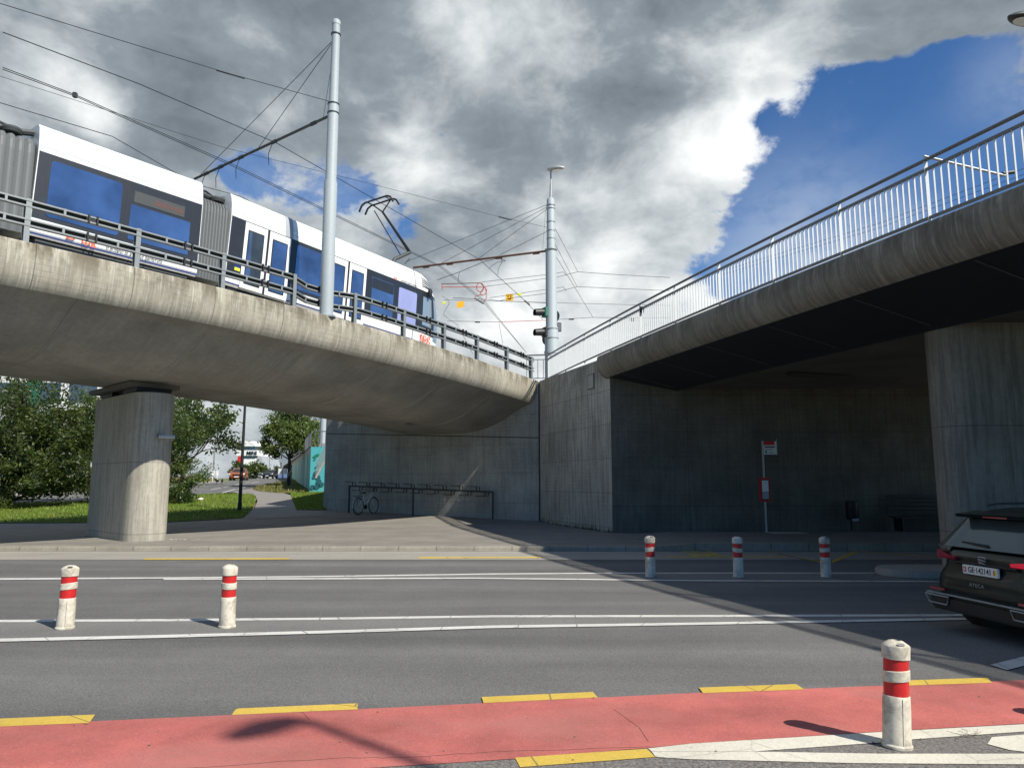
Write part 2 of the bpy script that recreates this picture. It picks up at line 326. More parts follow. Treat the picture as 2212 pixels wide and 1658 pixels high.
# ---------------------------------------------------------------- mesh builder
MATW = {}
class MB:
    def __init__(s): s.v = []; s.f = []; s.uv = []; s.sm = []
    def vert(s, p): s.v.append(Vector(p)); return len(s.v) - 1
    def face(s, idx, uv=None, smooth=False): s.f.append(tuple(idx)); s.uv.append(uv); s.sm.append(smooth)
    def quad(s, a, b, c, d, uv=None):
        i = [s.vert(p) for p in (a, b, c, d)]; s.face(i, uv); return s
    def poly(s, pts, uv=None):
        s.face([s.vert(p) for p in pts], uv); return s
    def box(s, lo, hi):
        x0, y0, z0 = lo; x1, y1, z1 = hi
        b = len(s.v)
        for p in ((x0,y0,z0),(x1,y0,z0),(x1,y1,z0),(x0,y1,z0),(x0,y0,z1),(x1,y0,z1),(x1,y1,z1),(x0,y1,z1)): s.vert(p)
        for f in ((0,3,2,1),(4,5,6,7),(0,1,5,4),(1,2,6,5),(2,3,7,6),(3,0,4,7)): s.face([b+i for i in f])
        return s
    def hexa(s, p):          # eight corners: bottom 4 then top 4
        b = len(s.v)
        for q in p: s.vert(q)
        for f in ((0,3,2,1),(4,5,6,7),(0,1,5,4),(1,2,6,5),(2,3,7,6),(3,0,4,7)): s.face([b+i for i in f])
        return s
    def bar(s, p, q, w, h, up=(0, 0, 1)):
        p = Vector(p); q = Vector(q); d = (q - p).normalized(); u = Vector(up); r = d.cross(u)
        if r.length < 1e-4: r = d.cross(Vector((1, 0, 0)))
        r.normalize(); u = r.cross(d); c = []
        for e in (p, q):
            c.append([e - r*w/2 - u*h/2, e + r*w/2 - u*h/2, e + r*w/2 + u*h/2, e - r*w/2 + u*h/2])
        return s.hexa(c[0] + c[1])
    def tube(s, pts, r, n=8, caps=True, closed=False):
        pts = [Vector(p) for p in pts]; N = len(pts)
        rs = r if isinstance(r, (list, tuple)) else [r] * N
        up = None; rings = []
        for i, p in enumerate(pts):
            if closed: d = pts[(i+1) % N] - pts[i-1]
            else: d = pts[min(i+1, N-1)] - pts[max(i-1, 0)]
            d = d.normalized() if d.length > 1e-9 else Vector((0, 0, 1))
            if up is None: up = Vector((0,0,1)) if abs(d.z) < .9 else Vector((1,0,0))
            u = (up - d * up.dot(d)); u.normalize(); v = d.cross(u); up = u
            rings.append([s.vert(p + (u*math.cos(2*PI*k/n) + v*math.sin(2*PI*k/n)) * rs[i]) for k in range(n)])
        rng = range(N if closed else N - 1)
        for i in rng:
            a, b = rings[i], rings[(i+1) % N]
            for k in range(n): s.face((a[k], a[(k+1)%n], b[(k+1)%n], b[k]), None, True)
        if caps and not closed: s.face(list(reversed(rings[0]))); s.face(rings[-1])
        return s
    def lathe(s, prof, n=24, c=(0,0,0), sy=1.0, tilt=None):
        rings = []
        for r, z in prof:
            rings.append([s.vert((c[0]+r*math.cos(2*PI*k/n), c[1]+sy*r*math.sin(2*PI*k/n), c[2]+z)) for k in range(n)])
        for a, b in zip(rings, rings[1:]):
            for k in range(n): s.face((a[k], a[(k+1)%n], b[(k+1)%n], b[k]), None, True)
        s.face(list(reversed(rings[0]))); s.face(rings[-1]); return s
    def grid(s, rows, us=None, vs=None, smooth=True, flip=False):
        """rows[i][j] points, uv from arc lengths"""
        nI, nJ = len(rows), len(rows[0]); idx = [[s.vert(p) for p in r] for r in rows]
        if us is None:
            us = [0.0]
            for i in range(1, nI): us.append(us[-1] + (Vector(rows[i][0]) - Vector(rows[i-1][0])).length)
        if vs is None:
            vs = [0.0]
            for j in range(1, nJ): vs.append(vs[-1] + (Vector(rows[0][j]) - Vector(rows[0][j-1])).length)
        for i in range(nI-1):
            for j in range(nJ-1):
                f = (idx[i][j], idx[i+1][j], idx[i+1][j+1], idx[i][j+1]); u = ((us[i],vs[j]),(us[i+1],vs[j]),(us[i+1],vs[j+1]),(us[i],vs[j+1]))
                if flip: f = f[::-1]; u = u[::-1]
                s.face(f, u, smooth)
        return s
    def prism(s, poly2, z0, z1, uvside=False):
        n = len(poly2); b = [s.vert((x, y, z0)) for x, y in poly2]; t = [s.vert((x, y, z1)) for x, y in poly2]
        s.face(b[::-1], [(x, y) for x, y in poly2[::-1]]); s.face(t, [(x, y) for x, y in poly2])
        L = 0
        for i in range(n):
            j = (i+1) % n; l = math.hypot(poly2[j][0]-poly2[i][0], poly2[j][1]-poly2[i][1])
            s.face((b[i], b[j], t[j], t[i]), ((L, z1-z0), (L+l, z1-z0), (L+l, 0), (L, 0))); L += l
        return s
    def add(s, other, mat):
        b = len(s.v)
        for p in other.v: s.vert(mat @ p)
        for f, u, m in zip(other.f, other.uv, other.sm): s.face([b+i for i in f], u, m)
        return s
    def build(s, name, mat, parent=None, world=True, bevel=0, loc=None, subsurf=0, fix=False):
        me = bpy.data.meshes.new(name)
        inv = None
        if parent is not None and world: inv = MATW[parent.name].inverted()
        if loc is not None and parent is None: inv = Matrix.Translation(-Vector(loc))
        vv = [tuple(inv @ p) if inv is not None else tuple(p) for p in s.v]
        me.from_pydata(vv, [], s.f)
        if any(u is not None for u in s.uv):
            L = me.uv_layers.new(name='UVMap'); k = 0
            for f, u in zip(s.f, s.uv):
                for c in range(len(f)):
                    L.data[k].uv = u[c] if u is not None else (0, 0); k += 1
        me.polygons.foreach_set('use_smooth', s.sm); me.update()
        if any(s.sm): me.set_sharp_from_angle(angle=R(36))
        if fix:
            bm = bmesh.new(); bm.from_mesh(me); bmesh.ops.recalc_face_normals(bm, faces=bm.faces); bm.to_mesh(me); bm.free()
        o = bpy.data.objects.new(name, me); COL.objects.link(o)
        me.materials.append(M[mat] if isinstance(mat, str) else mat)
        if parent is not None: o.parent = parent; MATW[o.name] = MATW[parent.name] if world else MATW.get(parent.name, Matrix())
        elif loc is not None: o.location = loc; MATW[o.name] = Matrix.Translation(loc)
        else: MATW[o.name] = Matrix()
        if bevel:
            bm = bmesh.new(); bm.from_mesh(me)
            bmesh.ops.bevel(bm, geom=[e for e in bm.edges if len(e.link_faces) == 2 and e.calc_face_angle(0) > .6], offset=bevel, segments=2, affect='EDGES')
            bm.to_mesh(me); bm.free()
        if subsurf:
            md = o.modifiers.new('sub', 'SUBSURF'); md.levels = md.render_levels = subsurf
        return o
def thing(name, label, cat, loc=(0,0,0), rz=0.0, group=None, mat=None):
    o = bpy.data.objects.new(name, None); COL.objects.link(o); o.empty_display_size = .2
    mt = mat if mat is not None else Matrix.Translation(Vector(loc)) @ Matrix.Rotation(rz, 4, 'Z')
    o.matrix_world = mt; MATW[o.name] = mt
    o['label'] = label; o['category'] = cat
    if group: o['group'] = group
    return o
def tag(o, label, cat, group=None, kind=None):
    if label: o['label'] = label
    if cat: o['category'] = cat
    if group: o['group'] = group
    if kind: o['kind'] = kind
    return o
def struct(o, label=None): o['kind'] = 'structure'; return o
def copytree(o, parent=None):
    c = o.copy(); COL.objects.link(c)
    if parent is not None: c.parent = parent
    MATW[c.name] = MATW.get(o.name, Matrix())
    for ch in list(o.children): copytree(ch, c)
    return c
def place(o, loc, rz=0.0, tilt=(0, 0), s=1.0):
    o.location = loc; o.rotation_euler = (tilt[0], tilt[1], rz); o.scale = (s, s, s)
def textmesh(body, size, mat, name, parent, matrix, extrude=.002, sx=1.0, bold=0.0, shear=0.0):
    cu = bpy.data.curves.new('txt', 'FONT'); cu.body = body; cu.size = size; cu.extrude = extrude; cu.align_x = 'CENTER'; cu.align_y = 'CENTER'
    cu.offset = bold; cu.shear = shear
    ob = bpy.data.objects.new('txt', cu); COL.objects.link(ob)
    dg = bpy.context.evaluated_depsgraph_get(); dg.update()
    me = bpy.data.meshes.new_from_object(ob.evaluated_get(dg)); bpy.data.objects.remove(ob); bpy.data.curves.remove(cu)
    inv = MATW[parent.name].inverted() if parent is not None else Matrix()
    me.transform(inv @ matrix @ Matrix.Diagonal((sx, 1, 1, 1)))
    me.materials.clear(); me.materials.append(M[mat]); me.name = name
    o = bpy.data.objects.new(name, me); COL.objects.link(o)
    if parent is not None: o.parent = parent
    MATW[o.name] = MATW[parent.name] if parent is not None else Matrix()
    return o
def frame(origin, xdir, zdir=(0, 0, 1)):
    """text/plate frame: local X along xdir, local Y up along zdir, local Z out"""
    x = Vector(xdir).normalized(); y = Vector(zdir); y = (y - x * y.dot(x)).normalized(); z = x.cross(y)
    m = Matrix((x, y, z)).transposed().to_4x4(); m.translation = Vector(origin); return m
rnd = random.Random(7)
# ================================================================ GROUND, ROAD, PAVEMENT
YK = at_z(1000, 1190, 0).y          # kerb face
YG = at_z(1000, 1208, 0).y
Y0 = -14.0
# ground: one sheet to the horizon
g = MB(); xs = [-4000, -400, -120, -60, -30, 0, 30, 60, 120, 400, 4000]
ys = [-2000, -60, -14, 10, 20, 28, 32, 37, 45, 54, 70, 91, 120, 150, 205, 260, 400, 1500, 6000]
g.grid([[(x, y, gz(y) - .16 - (.02 if y < 20 else 0)) for y in ys] for x in xs], flip=False)
struct(g.build('ground', 'dry'))
r = MB().quad((-80, Y0, -.004), (80, Y0, -.004), (80, YK + .3, -.004), (-80, YK + .3, -.004)); struct(r.build('road', 'asphalt'))
# pavement slab (follows the rise of the ground), with a kerb along its front edge
ps = [YK + .16, 24, 28, 32, 37, 42, 48, 56]
def strip_poly(px_pts, mat, name, dz, fn=at_g, kind='structure', thick=0, label=None):
    pts = [fn(x, y) for x, y in px_pts]
    mb = MB(); mb.poly([(p.x, p.y, p.z + dz) for p in pts]); o = mb.build(name, mat)
    bm = bmesh.new(); bm.from_mesh(o.data); bmesh.ops.triangulate(bm, faces=bm.faces)
    for f in bm.faces:
        if f.normal.z < 0: f.normal_flip()
    bm.to_mesh(o.data); bm.free()
    o['kind'] = kind; return o
def drape(poly, mat, name, dz, step=1.5):
    """flat sheet following the rising ground, cut into slices along Y"""
    bm = bmesh.new(); vs = [bm.verts.new((x, y, 0)) for x, y in poly]; bm.faces.new(vs)
    y0 = min(p[1] for p in poly); y1 = max(p[1] for p in poly)
    cuts = [b for b, _ in GP if y0 < b < y1]
    for c in cuts:
        bmesh.ops.bisect_plane(bm, geom=bm.verts[:] + bm.edges[:] + bm.faces[:], plane_co=(0, c, 0), plane_no=(0, 1, 0))
    bmesh.ops.triangulate(bm, faces=bm.faces)
    for v in bm.verts: v.co.z = gz(v.co.y) + dz
    for f in bm.faces:
        f.normal_update()
        if f.normal.z < 0: f.normal_flip()
    me = bpy.data.meshes.new(name); bm.to_mesh(me); bm.free(); me.materials.append(M[mat])
    o = bpy.data.objects.new(name, me); COL.objects.link(o); MATW[o.name] = Matrix(); o['kind'] = 'structure'; return o
drape([(-80, YK + .16), (60, YK + .16), (60, 60), (-12, 60), (-12, 38), (-80, 38)], 'pave', 'pavement', 0.0)
# the kerb: profile swept along X, sunk at the joint
kb = MB(); N = 60
prof = [(YK, 0.0), (YK + .012, .095), (YK + .03, .117), (YK + .16, .124), (YK + .17, .09)]
kb.grid([[(-60 + 2 * i, y, z) for y, z in prof] for i in range(N + 1)], vs=[0, .1, .13, .26, .3], smooth=False, flip=True)
struct(kb.build('kerb', 'kerb'))
gt = MB().quad((-80, YG, .002), (80, YG, .002), (80, YK, .002), (-80, YK, .002)); struct(gt.build('gutter', 'gutter'))
# raised bus platform on the right, with its ramp
xp = at_z(1412, 1187, 0).x
pf = MB(); hp = .20
X0, X1, X2 = xp, xp + 1.2, 50
pf.hexa([(X0, YK - .04, 0), (X1, YK - .04, 0), (X1, YK + 4.3, .1), (X0, YK + 4.3, .1), (X0, YK - .04, .13), (X1, YK - .04, .13 + hp - .12), (X1, YK + 4.3, .13 + hp - .12), (X0, YK + 4.3, .13)])
pf.box((X1, YK - .04, 0), (X2, YK + 4.3, .13 + hp - .12))
struct(pf.build('bus_platform', 'pave'))
pk = MB(); pk.grid([[(x, YK - .045, 0.0), (x, YK - .05, h), (x, YK + .16, h + .004)] for x, h in ((X0, .13), (X1, .215), *[(X1 + 1 + i, .215) for i in range(40)])], vs=[0, .2, .4], smooth=False, flip=True)
struct(pk.build('platform_kerb', 'kerb'))
# red cycle lane
def line(top, bot, mat, name, z=.006, rag=0):
    """painted strip between two pixel polylines on the flat road"""
    T = [at_z(x, y, 0) for x, y in top]; B = [at_z(x, y, 0) for x, y in bot]
    mb = MB(); P = T + B[::-1]
    mb.poly([(p.x, p.y, z) for p in P])
    bm = bmesh.new(); vs = [bm.verts.new((p.x, p.y, z)) for p in P]; bm.faces.new(vs)
    bmesh.ops.triangulate(bm, faces=bm.faces)
    for f in bm.faces:
        f.normal_update()
        if f.normal.z < 0: f.normal_flip()
    me = bpy.data.meshes.new(name); bm.to_mesh(me); bm.free(); me.materials.append(M[mat])
    o = bpy.data.objects.new(name, me); COL.objects.link(o); o['kind'] = 'structure'; return o
line([(-900, 1604), (0, 1567), (707, 1535), (1493, 1497), (2211, 1469), (3400, 1422)],
     [(-900, 1800), (0, 1716), (814, 1658), (1112, 1639), (1404, 1615), (1493, 1606), (1909, 1580), (2211, 1563), (3400, 1500)], 'red_lane', 'cycle_lane')
line([(-900, 1800), (0, 1716), (814, 1658), (1112, 1639), (1404, 1615), (1493, 1606), (1909, 1580), (2211, 1563), (3400, 1500)],
     [(-900, 2600), (3400, 2600)], 'asphalt_coarse', 'footway_asphalt', .003)
# yellow dashes
for top, bot in (([(-330, 1567), (205, 1544)], [(-330, 1582), (0, 1567), (193, 1559)]), ([(510, 1531), (695, 1523), (772, 1519.5)], [(500, 1542), (695, 1533), (772, 1530)]),
                 ([(1040, 1506), (1280, 1495)], [(1044, 1516), (1291, 1504)]), ([(1509, 1485.5), (1719, 1478)], [(1518, 1494.5), (1737, 1486.5)]),
                 ([(1960, 1470), (2132, 1464)], [(1963, 1478), (2142, 1472)]), ([(2420, 1452), (2600, 1445)], [(2420, 1461), (2610, 1453)]),
                 ([(1112, 1637.5), (1397, 1618)], [(1123, 1658), (1415, 1636)])):
    line(top, [(x_, y_ + (3.0 if y_ < 1590 else 0)) for x_, y_ in bot], 'yellow_line', 'yellow_marking', .008)
line([(310, 1205.6), (627, 1205)], [(310, 1208.4), (622, 1208)], 'yellow_line', 'yellow_marking', .006)
line([(905, 1202.6), (1172, 1202)], [(903, 1205.6), (1168, 1204.6)], 'yellow_line', 'yellow_marking', .006)
# white lines
W = lambda t, b, m='white_line': line(t, b, m, 'white_marking', .006)
W([(-600, 1252), (0, 1248.6), (353, 1246.5), (707, 1243.2), (1063, 1238), (1290, 1236.5), (1494, 1236.3), (2040, 1236.3), (3200, 1238)],
  [(-600, 1255), (0, 1252), (353, 1249.3), (707, 1245.6), (1063, 1240.4), (1290, 1238.6), (1494, 1238.3), (2040, 1238.3), (3200, 1240)])
W([(353, 1249.4), (707, 1248), (1020, 1247), (1320, 1250.4), (1494, 1252.6), (2000, 1254.4), (3200, 1258)],
  [(353, 1252.2), (707, 1251), (1020, 1249.6), (1320, 1252.8), (1494, 1255), (2000, 1256.6), (3200, 1260.4)])
W([(-600, 1343), (0, 1338.6), (353, 1336.8), (707, 1333.6), (1063, 1328.6), (1500, 1328), (2055, 1326.2), (3200, 1325)],
  [(-600, 1348.5), (0, 1343.6), (353, 1341.6), (707, 1338.2), (1063, 1333), (1500, 1332.4), (2055, 1330.4), (3200, 1330)])
W([(-600, 1392), (0, 1379), (353, 1371), (707, 1361.6), (1063, 1350.6), (1494, 1344.4), (2055, 1334.2), (3200, 1322)],
  [(-600, 1399), (0, 1385.6), (353, 1377.4), (707, 1367.6), (1063, 1356.4), (1494, 1349.6), (2055, 1339), (3200, 1327)])
line([(-600, 1347), (0, 1342.4), (707, 1337.2), (1063, 1332), (1500, 1331.4), (2055, 1329.6)], [(-600, 1394), (0, 1381), (707, 1364), (1063, 1352), (1494, 1346), (2055, 1335.6)], 'median_asphalt', 'median_strip', .003)
line([(353, 1248), (707, 1244.6), (1063, 1239.5), (1290, 1238), (3200, 1239)], [(353, 1250), (707, 1248.6), (1020, 1248), (1320, 1251), (1494, 1253), (3200, 1259)], 'median_asphalt', 'median_strip', .003)
W([(2137.5, 1435.7), (2211, 1418), (2500, 1350)], [(2175.7, 1447), (2211, 1437.5), (2520, 1362)])
for pl_ in ([(0, 1690), (300, 1664), (707, 1636.6), (867, 1634), (1098, 1620.6), (1403, 1611)], [(1325, 1530), (1380, 1570), (1400, 1600)], [(650, 1534), (668, 1553)]):
    for (xa, ya), (xb, yb) in zip(pl_, pl_[1:]):
        p_, q_ = at_z(xa, ya, .007), at_z(xb, yb, .007); prev = p_
        for k in range(1, 9):
            c_ = p_.lerp(q_, k/8) + Vector((0, rnd.uniform(-.012, .012), 0)); b_ = MB(); b_.bar(prev, c_, .0035, .001); struct(b_.build('surface_crack', 'crack')); prev = c_
b_ = MB()
for _ in range(60):
    q_ = at_z(rnd.uniform(0, 2211), rnd.uniform(1380, 1655), .012); s_ = rnd.uniform(.003, .010); b_.lathe([(s_, 0), (s_*.8, s_*.4), (s_*.2, s_*.5)], 6, q_, sy=rnd.uniform(.4, 1))
tag(b_.build('grit', 'barkl'), 'scattered grit and leaf crumbs on the road in the foreground', 'grit', kind='stuff')
# cream lines in the foreground
C = lambda t, b: line(t, b, 'cream_line', 'cream_marking', .0085)
C([(1399, 1617.5), (1493, 1607), (1908, 1581.6), (2211, 1565), (2700, 1537)], [(1407, 1624), (1630, 1624), (1902, 1604.6), (1974, 1597.6), (2211, 1581), (2700, 1553)])
C([(1407, 1624.4), (1630, 1624.4), (1902, 1629), (2211, 1629), (2700, 1632)], [(1416, 1636), (1493, 1641), (1850, 1649.5), (2211, 1652), (2700, 1657)])
C([(2142, 1593), (2211, 1587.6), (2600, 1565)], [(2132, 1608), (2181, 1621), (2211, 1624.6), (2600, 1628)])
# bus stop zigzag and lettering on the shaded lane
line([(1439, 1201), (1698, 1201)], [(1439, 1203), (1698, 1203)], 'yellow_line', 'yellow_marking', .006)
line([(1648, 1189), (1775, 1212.5)], [(1656, 1189), (1775, 1215.5)][::1], 'yellow_line', 'yellow_marking', .006)
line([(1845, 1189.5), (1795, 1211)], [(1858, 1190.5), (1797, 1216)], 'yellow_line', 'yellow_marking', .006)
line([(1858, 1189.6), (2011, 1201.5), (2300, 1224)], [(1858, 1191), (2011, 1203), (2300, 1226)], 'yellow_line', 'yellow_marking', .006)
a = at_z(1520, 1195.5, 0)
mm = Matrix.Translation((a.x, a.y, .007)) @ Matrix.Rotation(R(90), 4, 'Z') @ Matrix.Diagonal((1, 1.15, 1, 1))
t_ = textmesh('BUS', .95, 'yellow_line', 'bus_lane_lettering', None, mm, .001, bold=.02); t_['kind'] = 'structure'
# manhole and patch details on the pavement and road
def disc(p, r, mat, name, z, n=28):
    mb = MB(); mb.poly([(p.x + r*math.cos(2*PI*k/n), p.y + r*math.sin(2*PI*k/n), p.z + z) for k in range(n)]); return struct(mb.build(name, mat))
disc(at_g(185, 1162), .42, 'gutter', 'manhole_cover', .004)
line([(1652, 1162.5), (1725, 1162.5)], [(1670, 1167), (1750, 1167)], 'cream_line', 'tactile_marking', .212).location.z = 0
# chalk marks beside the pier
ch = MB(); p0 = at_g(362, 1165); p1 = at_g(430, 1165)
prev = None
for k in range(15):
    q = p0.lerp(p1, k/14) + Vector((0, rnd.uniform(-.12, .12), .006))
    if prev is not None and k % 5: ch.bar(prev, q, .035, .002)
    prev = q
struct(ch.build('chalk_marks', 'swhite'))
# traffic island
I0 = at_z(1872, 1236, 0)
isl = MB(); pl = []
for k in range(13):
    a_ = R(90) + PI * k / 12; pl.append((I0.x + .62 + .62*math.cos(a_), 14.55 + .62*math.sin(a_)))
pl = pl + [(40, 13.93), (40, 15.17)]
isl.prism(pl, 0, .15); struct(isl.build('traffic_island', 'gutter', bevel=.03))
# ---------------- lawn, path, cross road behind the viaduct
def pix(poly): return [(p.x, p.y) for p in (at_g(x, y) for x, y in poly)]
L1 = pix([(-420, 1131), (-200, 1130), (190, 1129), (350, 1128), (470, 1122), (524, 1118), (534, 1110), (546, 1098), (553, 1080), (548, 1068), (520, 1066), (440, 1068), (360, 1073), (190, 1083), (0, 1088), (-420, 1096)])
drape(L1, 'grass', 'lawn', .03)
ROADP = pix([(-500, 1096), (0, 1087), (190, 1082), (360, 1072), (440, 1067), (520, 1062), (575, 1049), (625, 1041), (660, 1034), (640, 1031.6), (560, 1033), (520, 1036), (480, 1040), (400, 1049), (330, 1056), (190, 1063), (0, 1072), (-500, 1084)])
drape(ROADP, 'asphalt', 'cross_road', .008)
PATH = pix([(545, 1122), (700, 1114), (700, 1106), (665, 1102), (640, 1085), (628, 1069), (605, 1063), (575, 1060), (560, 1055), (575, 1049), (520, 1059), (500, 1062), (520, 1067), (551, 1070), (556, 1082), (549, 1098), (536, 1112)])
drape(PATH, 'path', 'path', .014)
L2 = pix([(640, 1102), (704, 1101), (704, 1062), (660, 1060), (627, 1066), (628, 1070)])
drape(L2, 'grass', 'lawn', .03)
L3 = pix([(544, 1056), (560, 1061), (600, 1064.5), (640, 1065), (668, 1062), (640, 1036), (620, 1040), (580, 1047)])
drape(L3, 'dry', 'dry_verge', .03)
FP = pix([(-500, 1083), (0, 1071), (190, 1062), (330, 1055), (400, 1048), (480, 1039.5), (480, 1038), (395, 1044), (330, 1050), (190, 1055.5), (0, 1062), (-500, 1072)])
drape(FP, 'path', 'far_pavement', .05)
kf = MB(); q = [at_g(x, y) for x, y in [(-500, 1083), (0, 1071), (190, 1062), (330, 1055), (400, 1048), (480, 1039.5)]]
for a_, b_ in zip(q, q[1:]): kf.bar(a_ + Vector((0, 0, .04)), b_ + Vector((0, 0, .04)), .15, .12)
struct(kf.build('far_kerb', 'plain_conc'))
def gline(a, b, w, nm='far_road_marking'):
    p, q = at_g(*a), at_g(*b); d = (q - p); d.z = 0; n = Vector((-d.y, d.x, 0)).normalized() * w / 2
    mb = MB(); mb.quad(p - n + Vector((0,0,.016)), q - n + Vector((0,0,.016)), q + n + Vector((0,0,.016)), p + n + Vector((0,0,.016)))
    return struct(mb.build(nm, 'white_line', fix=False))
for a_, b_ in (((20, 1078), (105, 1073)), ((150, 1071), (200, 1068.5)), ((455, 1057.5), (477, 1053.5)), ((483, 1052), (500, 1048.5)), ((508, 1047), (520, 1044.5)), ((530, 1042.5), (540, 1041)),
               ((480, 1064), (508, 1056.5)), ((512, 1056), (530, 1052)), ((542, 1043), (560, 1040)), ((-60, 1083), (10, 1080))): gline(a_, b_, .16)
# grass blades: nobody could count them
def inpoly(x, y, P):
    c = False; j = len(P) - 1
    for i in range(len(P)):
        if (P[i][1] > y) != (P[j][1] > y) and x < (P[j][0]-P[i][0])*(y-P[i][1])/(P[j][1]-P[i][1]) + P[i][0]: c = not c
        j = i
    return c
def blades(P, n, h, mat, name, xlim, label, w=.02):
    mb = MB(); x0 = max(min(p[0] for p in P), xlim[0]); x1 = min(max(p[0] for p in P), xlim[1]); y0 = min(p[1] for p in P); y1 = max(p[1] for p in P)
    k = 0
    while k < n:
        x = rnd.uniform(x0, x1); y = rnd.uniform(y0, y1)
        if not inpoly(x, y, P): continue
        k += 1; z = gz(y) + .02; a = rnd.uniform(0, PI); hh = h * rnd.uniform(.5, 1.3); ww = w * rnd.uniform(.7, 1.3)
        dx, dy = math.cos(a)*ww, math.sin(a)*ww; lx, ly = rnd.uniform(-.5, .5)*hh, rnd.uniform(-.5, .5)*hh
        mb.face((mb.vert((x-dx, y-dy, z)), mb.vert((x+dx, y+dy, z)), mb.vert((x+lx, y+ly, z+hh))))
    o = mb.build(name, mat); tag(o, label, 'grass', kind='stuff'); return o
blades(L1, 26000, .11, 'blade', 'lawn_grass', (-32, 0), 'short bright green grass on the lawn behind the viaduct pier')
blades(L2, 5000, .12, 'blade', 'verge_grass', (-32, 0), 'green grass strip at the foot of the painted wall')
blades(L3, 7000, .22, 'dryblade', 'dry_grass', (-60, 0), 'straw coloured dry grass round the young tree', .035)
FV = [(-62, 52), (-26, 52), (-34, 92), (-70, 75)]
FV = pix([(-300, 1062), (0, 1061), (190, 1055), (330, 1049.5), (400, 1043), (470, 1038), (420, 1036), (0, 1040), (-300, 1040)])
blades(FV, 9000, .5, 'dryblade', 'meadow_grass', (-90, 0), 'tall yellowing grass beyond the cross road', .06)
# ================================================================ VIADUCT (left) AND ROAD BRIDGE (right)
def TL(y): return 6.95 if y < 12 else 6.95 - .0026 * (min(y, 33) - 12) ** 2
LP = []
for px, py in [(0, 506), (56, 520), (124, 540), (291, 576), (479, 621), (631, 661), (763, 697), (870, 727), (957, 749), (1030, 777), (1093, 797), (1145, 817), (1168, 825)]:
    y = 20.0
    for _ in range(40): p = at_z(px, py, TL(y)); y = .5 * y + .5 * p.y
    LP.append((p.x, p.y))
RP = [(at_z(px, py, 6.1).x, at_z(px, py, 6.1).y) for px, py in [(1168, 825), (1264, 782), (1320, 755), (1385, 729), (1460, 699), (1555, 660), (1671, 611), (1818, 550), (2007, 471), (2211, 389)]]
RP.append((10.0, 2.8))
cl = np.polyfit([p[1] for p in LP], [p[0] for p in LP], 2)
cr = np.polyfit([p[1] for p in RP], [p[0] for p in RP], 2)
class Edge:
    """edge curve as a function of arc length, normal pointing into the deck"""
    def __init__(s, coef, y0, y1, zf, side, ylin):
        s.c = coef; s.zf = zf; s.side = side
        ys = np.linspace(y0, y1, 600); P = []
        for y in ys:
            yy = max(y, ylin); x = np.polyval(coef, yy)
            if y < ylin: x += (y - ylin) * (2*coef[0]*ylin + coef[1])
            P.append((x, y))
        s.P = np.array(P); d = np.sqrt(((s.P[1:] - s.P[:-1])**2).sum(1)); s.S = np.concatenate([[0], np.cumsum(d)]); s.L = s.S[-1]
    def at(s, t, o=0.0, dz=0.0):
        x = np.interp(t, s.S, s.P[:, 0]); y = np.interp(t, s.S, s.P[:, 1])
        e = .3; x0 = np.interp(t-e, s.S, s.P[:, 0]); y0 = np.interp(t-e, s.S, s.P[:, 1]); x1 = np.interp(t+e, s.S, s.P[:, 0]); y1 = np.interp(t+e, s.S, s.P[:, 1])
        d = Vector((x1-x0, y1-y0)).normalized(); n = Vector((-d.y, d.x)) * s.side
        return Vector((x + n.x*o, y + n.y*o, s.zf(y) + dz))
    def dirn(s, t): return (s.at(min(t+.3, s.L)) - s.at(max(t-.3, 0))).normalized()
    def s_at_px(s, px, o=0.0, dz=0.0):
        best = None
        for t in np.linspace(0, s.L, 1200):
            p = s.at(t, o, dz)
            if p.y < 3: continue
            e = abs(proj(p)[0] - px)
            if best is None or e < best[0]: best = (e, t)
        return best[1]
EL = Edge(cl, -16, 30.6, TL, 1, 13.0)
ER = Edge(cr, -30, 30.7, lambda y: 6.1, -1, 2.5)
ELx = Edge(cl, -16, 70, TL, 1, 13.0)        # continued past the abutment (for wires)
print('edge fit L', cl, 'end', EL.at(EL.L), 'R', cr, ER.at(ER.L))
for px, y in LP: pass
def sweep(E, s0, s1, prof, step, name, mat, parent, smooth=True, flip=False, vs=None):
    n = max(2, int((s1 - s0) / step)); mb = MB(); rows = []
    ss = [s0 + (s1 - s0) * i / n for i in range(n + 1)]
    for t in ss: rows.append([E.at(t, o, z) for o, z in prof])
    v = [0.0]
    for (a, b), (c, d) in zip(prof, prof[1:]): v.append(v[-1] + math.hypot(c-a, d-b))
    mb.grid(rows, us=ss, vs=vs or v, smooth=smooth, flip=flip)
    return mb.build(name, mat, parent)
# ---- tram viaduct: superstructure
via = thing('tram_viaduct', 'curved concrete tram viaduct with sunlit edge beam and smooth rounded underside on the left', 'viaduct', (-10, 20, 0))
WV = 10.2
fprof = [(.36, .02), (.03, 0.0), (0.0, -.03), (-.02, -.2), (-.01, -.45), (.05, -.7), (.14, -.88), (.24, -.98)]
sweep(EL, 0, EL.L, fprof, .35, 'edge_beam', 'fascia_sun', via, flip=True)
sprof = [(.24, -.98), (.30, -.975), (.7, -1.10), (1.1, -1.30), (1.6, -1.56), (2.1, -1.77), (2.6, -1.92), (3.0, -2.02), (3.3, -2.06), (3.6, -2.08), (6.9, -2.08), (7.3, -2.02), (8.2, -1.6), (9.2, -1.15), (9.9, -.98), (10.15, -.6), (10.2, 0.0), (9.84, .02)]
sweep(EL, 0, EL.L, sprof, .35, 'soffit', 'soffit', via, flip=True)
sweep(EL, 0, EL.L, [(.36, .02), (.36, -.15), (9.84, -.15), (9.84, .02)], .7, 'deck', 'plain_conc', via, smooth=False)
